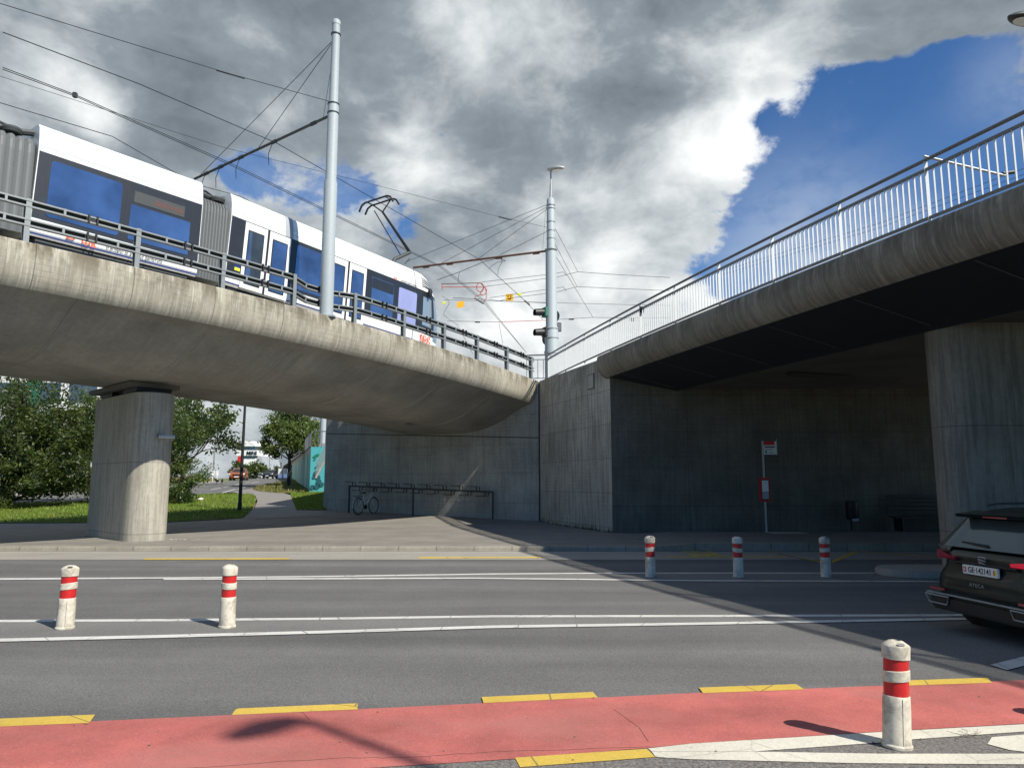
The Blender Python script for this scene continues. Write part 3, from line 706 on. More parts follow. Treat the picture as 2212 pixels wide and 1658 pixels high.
# formwork ribs on the underside
for i in range(14):
    t = EL.s_at_px(1090, 0) - i * 3.1
    if t < 2: break
    mb = MB(); rows = []
    for k in range(7):
        tt = t + (k - 3) * .035; d = [0, .02, .036, .042, .036, .02, 0][k]
        rows.append([EL.at(tt, o, z - d*math.sin(PI*q/7) + .002) for q, (o, z) in enumerate(sprof[2:10])])
    mb.grid(rows, flip=True); mb.build('formwork_joint', 'soffit', via)
e_ = EL.L
mb = MB(); n_ = [EL.at(e_, o, z) for o, z in fprof + sprof]
mb.poly(n_); mb.build('deck_end', 'plain_conc', via)
# rails and ballast kerb under the tram
for o in (2.65, 4.08, 5.9, 7.33):
    sweep(EL, 0, EL.L, [(o, -.15), (o, .03), (o + .06, .03), (o + .06, -.15)], .7, 'rail', 'galv_dark', via, smooth=False)
# drain hole on the underside
dh = MB(); c_ = at_z(905, 1108, 0)
t_ = EL.s_at_px(905, 4.0); c_ = EL.at(t_, 4.4, -2.085)
dh.poly([(c_.x + .28*math.cos(k*PI/12), c_.y + .28*math.sin(k*PI/12), c_.z) for k in range(24)][::-1]); dh.build('drain_cover', 'galv_dark', via)
# ---- its pier: a long blade with rounded noses
A = at_z(313, 1168.5, .12); B = at_z(201, 1152, .12)
dn = Vector((B.x - A.x, B.y - A.y, 0)).normalized(); 
def pier_poly(c0, d, L, hw, n=12):
    nn = Vector((-d.y, d.x, 0)); P = []
    c1 = c0 + d * L
    for k in range(n + 1):
        a = -PI/2 + PI * k / n; P.append(c1 + d * (hw*math.cos(a)) + nn * (hw*math.sin(a)))
    for k in range(n + 1):
        a = PI/2 + PI * k / n; P.append(c0 + d * (hw*math.cos(a)) + nn * (hw*math.sin(a)))
    return P
def pier_mesh(P, z0, z1, taper=0.0):
    mb = MB(); n = len(P); cx = sum(p.x for p in P)/n; cy = sum(p.y for p in P)/n
    cc = Vector((cx, cy, 0)); rows = []; us = [0]
    for k in range(n + 1):
        p = P[k % n]; 
        if k: us.append(us[-1] + (P[k % n] - P[k-1]).length)
        rows.append([(p.x, p.y, z1), (cx + (p.x-cx)*(1+taper*.5), cy + (p.y-cy)*(1+taper*.5), (z0+z1)/2), (cx + (p.x-cx)*(1+taper), cy + (p.y-cy)*(1+taper), z0)])
    mb.grid(rows, us=us, vs=[0, (z1-z0)/2, z1-z0], flip=False)
    mb.poly([(p.x, p.y, z1) for p in P]); return mb
hw = .60
c0 = A + dn * hw + Vector((0, 0, 0))
c0 = c0 + Vector((.16, .05, 0)); P_ = pier_poly(c0, dn, 2.95, hw)
mb = pier_mesh(P_, .10, 4.42, .0)
mb.build('pier', 'pier', via, fix=True)
for f in (.15, .85):
    q = c0 + dn * 2.95 * f
    b = MB(); b.bar(q + Vector((0,0,4.42)) - dn*.55, q + Vector((0,0,4.42)) + dn*.55, 1.0, .14); b.build('bearing', 'black', via)
    zt = TL(q.y) - 2.09
    b = MB(); b.bar(q + Vector((0,0,4.55)) - dn*.5, q + Vector((0,0,4.55)) + dn*.5, 1.2, .10); b.build('bearing_plate', 'dkgrey', via)

zt = TL(A.y + 2) - 2.09
b = MB(); b.bar(c0 - dn*.15 + Vector((0,0,(4.56+zt)/2)), c0 + dn*3.4 + Vector((0,0,(4.56+zt)/2)), 1.45, max(.05, zt-4.56+.16)); b.build('bearing_plinth', 'soffit', via)
b = MB(); b.bar(c0 + dn*.3 + Vector((0,0,4.50)), c0 + dn*2.9 + Vector((0,0,4.50)), .7, .15); b.build('bearing_beam', 'black', via)
# lamp bar fixed on the pier
lp = at_y(358, 942, A.y + .6)
lf = thing('wall_lamp', 'slim grey lamp bar fixed on the rounded nose of the viaduct pier', 'lamp', lp)
mb = MB(); q0 = at_y(342, 941, A.y - .10); q1 = at_y(378, 943, A.y + .12); q1.z = q0.z
mb.bar(q0, q1, .12, .07); mb.build('housing', 'galv', lf, bevel=.01)
mb = MB(); mb.bar(q0 + Vector((0,0,-.045)), q1 + Vector((0,0,-.045)), .08, .02); mb.build('diffuser', 'swhite', lf)
mb = MB(); mb.box(q0 + Vector((-.03, 0, -.05)), q0 + Vector((.05, .35, .05))); mb.build('bracket', 'dkgrey', lf)

# ---- guardrail on the viaduct edge
def guardrail(E, s0, posts, o, label, name='guardrail', dip=None, H=1.0):
    p0 = E.at(posts[0], o)
    gr = thing(name, label, 'guardrail', p0)
    for s in posts:
        p = E.at(s, o, -.02); d = E.dirn(s); mb = MB()
        top = p + Vector((0, 0, H)); nn = Vector((-d.y, d.x, 0))
        mb.bar(p + nn*.0, top, .012, .13, up=nn); mb.build('post', 'galv_rail', gr)
        po = gr.children[-1]
        for sg in (-1, 1):
            f = MB(); f.bar(p + nn*sg*.065, top + nn*sg*.065, .11, .012, up=nn); f.build('flange', 'galv_rail', po)
        f = MB(); f.bar(p + Vector((0,0,.01)) - d*.11, p + Vector((0,0,.01)) + d*.11, .22, .03); f.build('base_plate', 'galv_rail', po)
    for (za, hh) in ((.875, .165), (.45, .165)):
        ss = []; t = posts[0]
        while t < posts[-1] + .3: ss.append(t); t += .42
        def off(t):
            if dip is None: return o
            c, wd = dip; x = abs(t - c)
            return o + .42 * max(0, min(1, (wd - x) / .7))
        B = MB(); Wb = MB()
        rows_t, rows_b, rw = [], [], []
        for t in ss:
            oo = off(t)
            lp_ = .036
            rows_t.append([E.at(t, oo - .08, za + hh/2), E.at(t, oo - .08, za + hh/2 - lp_), E.at(t, oo + .03, za + hh/2 - lp_), E.at(t, oo + .03, za + hh/2), E.at(t, oo - .08, za + hh/2)])
            rows_b.append([E.at(t, oo - .08, za - hh/2 + lp_), E.at(t, oo - .08, za - hh/2), E.at(t, oo + .03, za - hh/2), E.at(t, oo + .03, za - hh/2 + lp_), E.at(t, oo - .08, za - hh/2 + lp_)])
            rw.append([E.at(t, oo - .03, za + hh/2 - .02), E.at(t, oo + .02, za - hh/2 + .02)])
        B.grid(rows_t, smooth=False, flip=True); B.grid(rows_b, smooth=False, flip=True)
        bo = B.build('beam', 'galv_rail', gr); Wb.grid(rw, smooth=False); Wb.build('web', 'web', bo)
        for a, b in zip(posts, posts[1:]):
            for f in (.3, .8):
                t = a + (b-a)*f; S_ = MB(); S_.bar(E.at(t, off(t) - .085, za - hh/2), E.at(t, off(t) - .085, za + hh/2), .012, .05, up=E.dirn(t)); S_.build('stiffener', 'galv_rail', bo)
            t = a + (b-a)*.55; S2 = MB()
            S2.bar(E.at(t - .13, off(t) - .05, za), E.at(t + .13, off(t) - .05, za), .03, hh - .06)
            for dd in (-.09, .09):
                S2.bar(E.at(t + dd, off(t) - .10, za - hh/2 - .01), E.at(t + dd, off(t) - .10, za + hh/2 + .015), .07, .035, up=E.dirn(t))
            S2.build('splice', 'black', bo)
    return gr
ppx = [56, 291, 479, 631, 763, 870, 957, 1030, 1093, 1146]
PS = [EL.s_at_px(p, .15) for p in ppx]
pole_s = EL.s_at_px(703, .1)
posts = [PS[0] - 4.3, PS[0] - 2.15] + PS
guardrail(EL, 0, posts, .15, 'galvanised two beam guardrail along the sunlit edge of the tram viaduct', dip=(pole_s, 1.15))
fs = [PS[-1] - 2.1*i for i in range(14)][::-1]
guardrail(EL, 0, fs, WV - .2, 'far side guardrail of the viaduct seen beyond the tram nose')

# ================================================================ ABUTMENT WALLS
jL = Vector((at_z(1168, 825, 6.05).x, 0, 0))
def wallpt(px, py): return at_g(px, py)
C0 = at_z(1323, 1150, .12); C1 = at_z(1166, 1125, gz(30)); 
C1 = at_g(1166, 1125); C2 = at_g(700, 1100)
def vwall(name, label, pts, ztop, mat, z0=-.2, thick=.6, parts=True, cat='wall', zt2=None):
    t = thing(name, label, cat, (pts[0].x, pts[0].y, 0))
    mb = MB(); L = 0
    a, b = pts; d = (b - a); d.z = 0; l = d.length; d.normalize(); nn = Vector((-d.y, d.x, 0))
    z_a = ztop; z_b = ztop if zt2 is None else zt2
    a0 = Vector((a.x, a.y, z0)); b0 = Vector((b.x, b.y, z0)); a1 = Vector((a.x, a.y, z_a)); b1 = Vector((b.x, b.y, z_b))
    n = 8
    rows = []
    for i in range(n+1):
        f = i/n; rows.append([a1.lerp(b1, f), (a1.lerp(b1, f) + a0.lerp(b0, f))/2, a0.lerp(b0, f)])
    mb.grid(rows, smooth=False)
    th = nn * thick
    mb.quad(a1, a1 + th, b1 + th, b1, ((0, 0), (0, thick), (l, thick), (l, 0)))
    mb.quad(a0 + th, b0 + th, b1 + th, a1 + th, ((0, 6), (l, 6), (l, 0), (0, 0)))
    mb.quad(a0, a1, a1 + th, a0 + th, ((0, 6), (0, 0), (thick, 0), (thick, 6)))
    mb.quad(b0, b0 + th, b1 + th, b1, ((0, 6), (thick, 6), (thick, 0), (0, 0)))
    mb.build('wall_face', mat, t, fix=True)
    return t
zc = at_y(1322, 757, C0.y).z
zj = 6.02
wA2 = vwall('wing_wall', 'short pale rain streaked concrete wing wall between the two bridges', (C1, C0), zj, 'wall_stained', zt2=6.1)
wA = vwall('abutment_wall', 'grey board marked concrete abutment behind the bicycle rack under the tram viaduct', (C2, C1 + (C1-C2).normalized()*.0), 5.9, 'wall')
CR = Vector((34, C0.y + .05, 0))
wB = vwall('abutment_wall', 'shade darkened concrete wall behind the bus stop pole under the road bridge', (C0 + Vector((0, .004, 0)), CR), 6.0, 'wall_dark')
# horizontal construction joint in the abutment and vertical joint at the corner
d_ = (C1 - C2).normalized(); n_ = Vector((d_.y, -d_.x, 0))
mb = MB(); q0 = at_y(709, 936, C2.y - .05); q1 = at_y(1163, 945, C1.y - .05)
q0 = Vector((C2.x, C2.y, q0.z)) + n_*.004; q1 = Vector((C1.x, C1.y, q0.z + (q1.z - q0.z)*1.0)) + n_*.004
mb.bar(q0, q1, .012, .035); mb.build('shadow_gap', 'black', wA)
mb = MB(); mb.bar(Vector((C1.x, C1.y, .1)) + Vector((-.02, -.03, 0)), Vector((C1.x, C1.y, 5.95)) + Vector((-.02, -.03, 0)), .05, .05); mb.build('expansion_joint', 'black', wA)
# hatch in the wing wall
dA = (C0 - C1); dA.z = 0; dA.normalize(); nA = Vector((-dA.y, dA.x, 0)) * -1
def on_wall(px, py, a, n):
    d = raydir(px, py); t = (a - EYE).dot(n) / d.dot(n); return EYE + d * t
hc = on_wall(1276, 824, C0, nA)
hat = MB(); hh = .26
f_ = hc + (nA if nA.dot(EYE - hc) > 0 else -nA) * .01
MX = frame(f_, dA)
hat.add(MB().box((-.26, -.27, -.02), (.26, .27, .012)), MX); ho = hat.build('hatch_cover', 'dkgrey', wA2)
hat = MB().add(MB().box((-.235, -.245, 0), (.235, .245, .018)), MX); hat.build('hatch_plate', 'plain_conc', wA2)
# weeds along the wing wall foot
wd = MB()
for k in range(150):
    f = rnd.random()**.7; p = C1.lerp(C0, f); p = Vector((p.x, p.y, gz(p.y))) + (nA if nA.dot(EYE - hc) > 0 else -nA) * rnd.uniform(.02, .12)
    h = rnd.uniform(.04, .16) * (2.2 if rnd.random() < .06 else 1); a = rnd.uniform(0, PI)
    wd.face((wd.vert(p + Vector((-.015*math.cos(a), -.015*math.sin(a), 0))), wd.vert(p + Vector((.015*math.cos(a), .015*math.sin(a), 0))), wd.vert(p + Vector((rnd.uniform(-.05, .05), rnd.uniform(-.05, .05), h)))))
tag(wd.build('weeds', 'leaf'), 'small weeds growing in the joint at the foot of the wing wall', 'weeds', kind='stuff')
# embankment carrying the tracks beyond the walls
eb = MB(); x0, x1 = C2.x, 60
eb.prism([(C0.x + .3, C0.y + .62), (CR.x, CR.y + .62), (60, 200), (C2.x - 2, 200), (C2.x - .2, C2.y + .6), (C1.x - .05, C1.y + .7)], -.3, 5.7)
struct(eb.build('embankment', 'plain_conc', fix=True))

# ================================================================ ROAD BRIDGE
rb = thing('road_bridge', 'curved concrete road bridge in shade with a dark panelled underside on the right', 'bridge', (9, 12, 0))
sB = ER.s_at_px(1322, 0)
sB = [t for t in np.linspace(0, ER.L, 3000) if ER.at(t).y <= C0.y + .1][-1]
rprof = [(.40, .02), (.03, 0.0), (0.0, -.03), (-.03, -.18), (-.02, -.38), (.05, -.56), (.17, -.70), (.28, -.76)]
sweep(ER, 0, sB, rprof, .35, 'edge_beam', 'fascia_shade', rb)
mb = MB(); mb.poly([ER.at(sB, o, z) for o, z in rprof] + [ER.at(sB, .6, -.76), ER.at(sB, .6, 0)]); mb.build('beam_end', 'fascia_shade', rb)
WB = 16.0
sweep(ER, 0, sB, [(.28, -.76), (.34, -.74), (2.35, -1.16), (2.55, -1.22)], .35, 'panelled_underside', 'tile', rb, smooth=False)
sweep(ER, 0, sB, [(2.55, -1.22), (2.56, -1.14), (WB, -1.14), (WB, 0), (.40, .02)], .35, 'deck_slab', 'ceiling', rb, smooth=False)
for i in range(12):     # panel joints
    t = sB - 1.2 - i*2.6
    mb = MB(); mb.bar(ER.at(t, .40, -.765), ER.at(t + .0, 2.3, -1.165), .02, .01); mb.build('panel_joint', 'galv_dark', rb)
# pier on the median island
nz = at_y(2012, 718, 15.0)
a0 = Vector((at_y(2014, 850, 15.0).x + .62, 15.0 - .1, 0)); dd = Vector((.985, .17, 0)).normalized()
a0 = Vector((at_y(2030, 1100, 14.6).x + .60, 14.6, 0))
P2 = pier_poly(a0, Vector((1, 0, 0)), 6.0, .56)
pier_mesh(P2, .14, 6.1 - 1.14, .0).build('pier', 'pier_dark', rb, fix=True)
# strip light under the ceiling
s0 = at_z(1703, 805, 4.93); s1 = at_z(1826, 812, 4.93)
fx = thing('strip_light', 'long dark unlit strip light fixed to the road bridge ceiling', 'lamp', s0)
mid = (s0 + s1)/2; s0.z = s1.z = 4.88
for k in (-1, 1):
    off = Vector((0, .09*k, 0)); MB().bar(s0 + off, s1 + off, .10, .07).build('tube_cover', 'dkgrey', fx, bevel=.01)
MB().bar(s0 + Vector((0,0,.05)), s1 + Vector((0,0,.05)), .30, .04).build('housing', 'black', fx)
# ---- railing along the road bridge edge
rl = thing('bridge_railing', 'steel railing with slim balusters climbing along the edge of the road bridge', 'railing', ER.at(sB))
rpx = [1185, 1222, 1264, 1320, 1385, 1460, 1555, 1671, 1818, 2007]
RS = [ER.s_at_px(p, .12, .0) for p in rpx]
sp = (RS[2] - RS[-1]) / 7
while RS[-1] - sp > 1: RS.append(RS[-1] - sp)
RS = RS[::-1]
s_end = RS[-1]
HR = 1.10
ss = [RS[0] + (s_end - RS[0]) * i / 160 for i in range(161)]
mb = MB().tube([ER.at(t, .12, HR) for t in ss] , .032, 8); mb.build('handrail', 'handrail', rl)
for nm, z in (('top_rail', HR - .17), ('bottom_rail', .09)):
    mb = MB(); rows = [[ER.at(t, .10, z - .02), ER.at(t, .145, z - .02), ER.at(t, .145, z + .025), ER.at(t, .10, z + .025), ER.at(t, .10, z - .02)] for t in ss]
    mb.grid(rows, smooth=False); mb.build(nm, 'handrail', rl, fix=True)
for s in RS:
    p = ER.at(s, .12, -.01); d = ER.dirn(s)
    nn = Vector((-d.y, d.x, 0))
    MB().bar(p, p + Vector((0,0,HR - .02)), .012, .075, up=nn).build('post', 'galv_bright', rl)
for a, b in zip(RS, RS[1:]):
    n = 16 if (b - a) > 1.7 else max(4, int((b-a)/.125)); mb = MB()
    for k in range(1, n):
        t = a + (b-a)*k/n; p = ER.at(t, .122, .09); d = ER.dirn(t); nn = Vector((-d.y, d.x, 0))
        mb.bar(p, p + Vector((0,0,HR - .26)), .012, .035, up=nn)
    mb.build('baluster_panel', 'galv_bright', rl)
# short return of the railing at the joint
e0 = ER.at(s_end, .12); dr = Vector((-1, .15, 0)).normalized()
rr = thing('railing_return', 'short dark four bar railing closing the gap beside the signal pole', 'railing', e0)
MB().tube([e0 + Vector((0,0,HR)), e0 + dr*1.05 + Vector((0,0,HR))], .03).build('handrail', 'handrail', rr)
for z in (.09, HR - .20): MB().bar(e0 + Vector((0,0,z)), e0 + dr*.95 + Vector((0,0,z)), .03, .03).build('rail', 'handrail', rr)
mb = MB()
for k in range(4): q = e0 + dr*(.95 - .24*k); mb.bar(q + Vector((0,0,.09)), q + Vector((0,0,HR - .2)), .025, .025)
mb.build('baluster_panel', 'handrail', rr)
# small box clamped on the railing
qb = ER.at(ER.s_at_px(1762, .12) , .12)
def on_edge(E, px, py, o):
    t = E.s_at_px(px, o); p = E.at(t, o); d = raydir(px, py); k = p.y / d.y; return Vector((p.x, p.y, (EYE + d*k).z)), t

# ================================================================ painted wall, stairs and rail beyond the abutment
mw = thing('painted_wall', 'long retaining wall painted turquoise with dark plant motifs beyond the abutment', 'wall', at_g(668, 1063))
m0 = at_g(668, 1063.5); Ym = m0.y; m1 = Vector((at_y(629, 999, 103).x, 103, 0)); mr = at_y(704, 1062, Ym - 1.0)
ztm = at_y(678, 964.6, Ym).z
def mural_mat():
    m, t, b = pbase('turquoise_mural')
    V = t.new('ShaderNodeTexCoord').outputs['UV']; sp_ = t.new('ShaderNodeSeparateXYZ', {0: V})
    n = t.noise(t.scale(V, (.22, .12, 1)), 1.0, 3)
    c = t.mix(t.rng(n, .4, .6), (.16, .42, .40), (.40, .52, .45)); n2_ = t.noise(t.scale(V, (.35, .02, 1)), 1.0, 2)
    c = t.mix(t.rng(n2_, .55, .62), c, (.05, .28, .20)); c = t.mix(t.rng(sp_.outputs[1], .2, .8, 1, 0), c, (.42, .40, .35))
    put(t, b.inputs['Base Color'], c); b.inputs['Roughness'].default_value = .8; return m
M['mural'] = mural_mat(); M['mural2'] = paint('turquoise_paint', (.10, .50, .52), .8, 0, .2, (.2, .6, .55), 1.0)
M['motif'] = paint('petrol_paint', (.015, .10, .12), .8); M['mgreen'] = paint('mural_green', (.02, .22, .12), .8)
mb = MB(); rows = []
for i in range(11):
    f = i/10; p = m0.lerp(m1, f); rows.append([(p.x, p.y, ztm), (p.x, p.y, ztm - .5), (p.x, p.y, gz(p.y) - .3)])
mb.grid(rows, smooth=False, flip=True); mb.build('long_face', 'mural', mw)
mb = MB(); e = mr; th = Vector((.3, 0, 0))
mb.quad((m0.x, m0.y, ztm), (m0.x, m0.y, gz(Ym) - .3), (e.x + 4, e.y, gz(Ym) - .3), (e.x + 4, e.y, ztm), ((0,0),(0,3),(3,3),(3,0)))
mb.build('end_face', 'mural2', mw)
mb = MB(); mb.quad((m0.x, m0.y, ztm), (e.x + 4, e.y, ztm), (-12, 160, ztm), (m1.x - 20, 160, ztm)); mb.build('top', 'plain_conc', mw)
# painted plant motif on the end face (flat paint, proud by a few mm)
def blob(px, py, r, mat, nm, sq=1.0):
    c = at_y(px, py, Ym - .02); mb = MB(); s = r * Ym / FPX
    mb.poly([(c.x + s*math.cos(2*PI*k/18), Ym - .03 - (c.x - m0.x)/(mr.x + 4 - m0.x)*(m0.y - mr.y), c.z + s*sq*math.sin(2*PI*k/18)) for k in range(18)]); return mb.build(nm, mat, mw)
for px, py, r in ((675, 1052, 5.5), (686, 1050, 6.5), (690, 1040, 6), (684, 1022, 6.2), (688, 1031, 5), (696, 1046, 5), (679, 1030, 4), (683, 1009, 2.5), (687, 1005, 2.2)): blob(px, py, r, 'motif', 'painted_plant')
for px, py, r in ((682, 985, 5), (687, 982, 4), (680, 992, 3)): blob(px, py, r, 'mgreen', 'painted_leaf', .6)
# railing on the painted wall
pr = thing('wall_railing', 'thin galvanised railing along the top of the turquoise painted wall', 'railing', (m0.x, m0.y, ztm))
for j in range(10):
    mb = MB()
    for i in range(j*6, j*6 + 6):
        p = m0.lerp(m1, i/60); mb.bar((p.x, p.y, ztm), (p.x, p.y, ztm + 1.15), .05 if i % 6 == 0 else .022, .03)
    mb.build('baluster_panel', 'galv_dark', pr)
for z in (.08, 1.15): MB().tube([(m0.x, m0.y, ztm + z), (m1.x, m1.y, ztm + z)], .035, 6).build('rail', 'galv_dark', pr)
ER2 = Vector((mr.x + 3, mr.y, ztm))
MB().tube([(m0.x, m0.y, ztm + 1.15), (ER2.x, ER2.y, ztm + 1.15)], .035, 6).build('rail', 'galv_dark', pr)
mb = MB()
for i in range(16): p = Vector((m0.x, m0.y, ztm)).lerp(ER2, i/16); mb.bar(p, p + Vector((0,0,1.15)), .022, .03)
mb.build('baluster_panel', 'galv_dark', pr)
# stair balustrade in front of the end face
sr = thing('stair_railing', 'pale stair balustrade rising to the right in front of the turquoise wall', 'railing', at_g(686, 1062))
u0 = at_y(683, 1000, Ym - 2.2); u1 = at_y(704, 961, Ym - 2.2)
MB().bar(u0, u1, .05, .05).build('handrail', 'galv', sr)
mb = MB()
for i in range(12):
    p = u0.lerp(u1, i/12); q = p - Vector((0,0,1.0)); mb.bar(q, p, .03, .03)
mb.build('baluster_panel', 'galv', sr)
MB().bar(u0 - Vector((0,0,1.05)), u1 - Vector((0,0,1.05)), .08, .12).build('stringer', 'plain_conc', sr)
# ================================================================ TRAM
tram = thing('tram', 'white articulated tram with dark window band and raised pantograph crossing the viaduct', 'tram', EL.at(EL.s_at_px(482, 2.15), 3.3, 0))
TO = 2.15; TZ = .80; TH = 2.72; ZS = 1.06; TW = 2.4
def side_frame(pxa, pxb):
    a = EL.at(EL.s_at_px(pxa, TO, TZ), TO, TZ); b = EL.at(EL.s_at_px(pxb, TO, TZ), TO, TZ); return a, b
def modframe(a, b):
    x = (b - a).normalized(); n = Vector((-x.y, x.x, 0)).normalized(); z = x.cross(n)
    m = Matrix((x, n, z*ZS)).transposed().to_4x4(); m.translation = a; return m, (b - a).length   # y: away from viewer
def pxloc(m, px, py, off=0.0):
    """pixel -> (x,z) on the tram side plane"""
    n = (m.to_3x3() @ Vector((0, 1, 0))); o = m.translation + n*off; d = raydir(px, py); t = (o - EYE).dot(n)/d.dot(n)
    q = m.inverted() @ (EYE + d*t); return q.x, q.z
# body profile: bottom to roof; (y, z)
BODY = [(.10, 0.0), (.02, .10), (0.0, .35), (0.0, 1.2), (.0, 1.98), (.01, 2.1), (.05, 2.38), (.12, 2.62), (.20, 2.72), (.45, 2.76), (1.2, 2.78), (1.95, 2.76), (2.2, 2.72), (2.28, 2.62), (2.35, 2.38), (2.39, 2.1), (2.4, 1.2), (2.4, .35), (2.38, .1), (2.3, 0.0)]
def body(m, L, name, taper=None):
    mb = MB(); xs = [0, L] if taper is None else [0, L - 1.75, L - 1.2, L - .8, L - .45, L - .2, L - .05, L]
    rows = []
    for x in xs:
        r = []
        for y, z in BODY:
            if taper:
                f = max(0, (x - (L - 1.75)) / 1.75)
                yy = 1.2 + (y - 1.2) * (1 - .30 * f ** 2.6)
                lean = .50 * max(0, (z - 1.0) / 1.78) ** 1.3 * (f ** 2.0)
                zz = z if z < 2.2 else z - .42 * max(0, (z-2.0)/.78) * f ** 2.2
                r.append((x - lean, yy, zz))
            else: r.append((x, y, z))
        rows.append(r)
    mb.grid([[m @ Vector(p) for p in r] for r in rows], smooth=False, flip=True)
    mb.poly([m @ Vector(p) for p in rows[0]][::-1]); mb.poly([m @ Vector(p) for p in rows[-1]])
    o = mb.build(name, 'white', tram); bm = bmesh.new(); bm.from_mesh(o.data); bmesh.ops.remove_doubles(bm, verts=bm.verts, dist=1e-4); bmesh.ops.recalc_face_normals(bm, faces=bm.faces); bm.to_mesh(o.data); bm.free()
    for p in o.data.polygons: p.use_smooth = True
    o.data.set_sharp_from_angle(angle=R(28)) if hasattr(o.data, 'set_sharp_from_angle') else None
    return o
def panel(m, x0, x1, z0, z1, off, th, mat, name, parent, r=.0):
    """thin plate on the viewer side, proud by off"""
    P = []
    if r > 0:
        for cx, cz, a0 in ((x1-r, z1-r, 0), (x0+r, z1-r, 90), (x0+r, z0+r, 180), (x1-r, z0+r, 270)):
            for k in range(5): a = R(a0 + 22.5*k); P.append((cx + r*math.cos(a), cz + r*math.sin(a)))
    else: P = [(x1, z1), (x0, z1), (x0, z0), (x1, z0)]
    mb = MB(); f = [mb.vert(m @ Vector((x, -off - th, z))) for x, z in P]; b = [mb.vert(m @ Vector((x, -off + .004, z))) for x, z in P]
    mb.face(f); n = len(P)
    for i in range(n): mb.face((f[i], b[i], b[(i+1)%n], f[(i+1)%n]))
    return mb.build(name, mat, parent, fix=False)
# three modules: pixel x of the side ends at skirt level
mods = []
def side_frame2(pa, za, pb, zb): return EL.at(EL.s_at_px(pa, TO, za), TO, za), EL.at(EL.s_at_px(pb, TO, zb), TO, zb)
a1, b1 = side_frame2(61, .83, 425, .80); m1_, Lm1 = modframe(a1, b1)
a2, b2 = side_frame2(484, .80, 955, .68); m2_, Lm2 = modframe(a2, b2)
dir1 = (b1 - a1).normalized()
s_a = EL.s_at_px(61, TO, TZ)
b0_ = EL.at(s_a - 1.75, TO, TZ); a0_ = EL.at(s_a - 10.0, TO, TZ); m0_, Lm0 = modframe(a0_, b0_)
print('tram modules', Lm0, Lm1, Lm2, proj(a1), proj(b1), proj(a2), proj(b2), 'want 512.6 596 612 747', 'roof', proj(m1_ @ Vector((0,0,TH))), proj(m1_ @ Vector((Lm1,0,TH))), proj(m2_ @ Vector((0,0,TH))), 'want 272 395 412')
for m, L, tp in ((m0_, Lm0, None), (m1_, Lm1, None), (m2_, Lm2, True)): body(m, L, 'car_body', tp)
ZB0, ZB1 = .41, 2.02            # window band
X = lambda m, px, py=None: pxloc(m, px, py if py else 500)[0]
# --- module 0
bd = panel(m0_, .1, Lm0, ZB0, ZB1, .006, .006, 'anth', 'window_band', tram)
# --- module 1
bd1 = panel(m1_, .02, Lm1 - .02, ZB0, ZB1, .006, .006, 'anth', 'window_band', tram)
def xz(m, px, py): return pxloc(m, px, py)
def win(m, p00, p11, mat='tglass', name='window', parent=None, r=.07, zr=None, off=.016):
    x0 = pxloc(m, p00[0], p00[1])[0]; x1 = pxloc(m, p11[0], p11[1])[0]
    z0, z1 = zr
    return panel(m, x0, x1, z0, z1, off, .006, mat, name, parent or tram, r)
w1 = win(m1_, (100, 440), (258, 470), zr=(.50, 1.88), r=.10)
w2 = win(m1_, (276, 500), (407, 520), zr=(.50, 1.42), r=.03)
dx0 = pxloc(m1_, 289, 430)[0]; dx1 = pxloc(m1_, 397, 470)[0]
dp = panel(m1_, dx0, dx1, 1.50, 1.80, .016, .006, 'dkgrey', 'destination_display', tram)
M['led'] = emis('amber_led', (1.0, .16, .03), .42, (.05, .02, .02))
c = m1_ @ Vector(((dx0*.35 + dx1*.65), -.028, 1.65))
mb = MB(); mc = frame(c, m1_.to_3x3() @ Vector((1,0,0)), m1_.to_3x3() @ Vector((0,0,1)))
for i in range(40):
    for j in range(6):
        if rnd.random() < (.55 if i > 4 else .1): mb.add(MB().box((-.42 + i*.021, -.07 + j*.024, 0), (-.42 + i*.021 + .011, -.07 + j*.024 + .012, .002)), mc)
mb.build('led_dots', 'led', dp)
for f in (pxloc(m1_, 96, 440)[0], pxloc(m1_, 262, 470)[0], pxloc(m1_, 272, 470)[0], pxloc(m1_, 412, 500)[0]):
    panel(m1_, f - .008, f + .008, ZB0, ZB1 - .02, .0125, .002, 'black', 'seam', bd1)
panel(m1_, .02, Lm1 - .02, .015, .055, .012, .004, 'navy', 'blue_stripe', tram)
X1 = m1_.to_3x3() @ Vector((1,0,0)); Z1 = m1_.to_3x3() @ Vector((0,0,1))
def side_text(m, body_, xa, z, size, mat, name, bold=0.0, sx=1.0, off=.012):
    return textmesh(body_, size, mat, name, tram, frame(m @ Vector((xa, -off, z)), m.to_3x3() @ Vector((1,0,0)), m.to_3x3() @ Vector((0,0,1))), .001, sx, bold)
xt0 = pxloc(m1_, 163, 520)[0]; xt1 = pxloc(m1_, 358, 570)[0]
side_text(m1_, 'tpg', xt0 + .30, .18, .27, 'orange', 'operator_lettering', .003, 1.05)
side_text(m1_, 'transports publics genevois', (xt0 + .62 + xt1)/2, .20, .26, 'greytext', 'side_lettering', .0, (xt1 - xt0 - .62)/3.25)
# small parallelogram emblem before the word
mb = MB(); mx_ = frame(m1_ @ Vector((xt0 - .10, -.014, .20)), X1, Z1)
for a, b in (((-.13, -.07), (.05, -.07)), ((-.05, .07), (.13, .07)), ((-.09, -.07), (-.03, .07)), ((.05, -.07), (.11, .07))):
    mb.bar(mx_ @ Vector((*a, 0)), mx_ @ Vector((*b, 0)), .03, .004, up=mx_.to_3x3() @ Vector((0, 0, 1)))
mb.build('emblem', 'orange', tram)
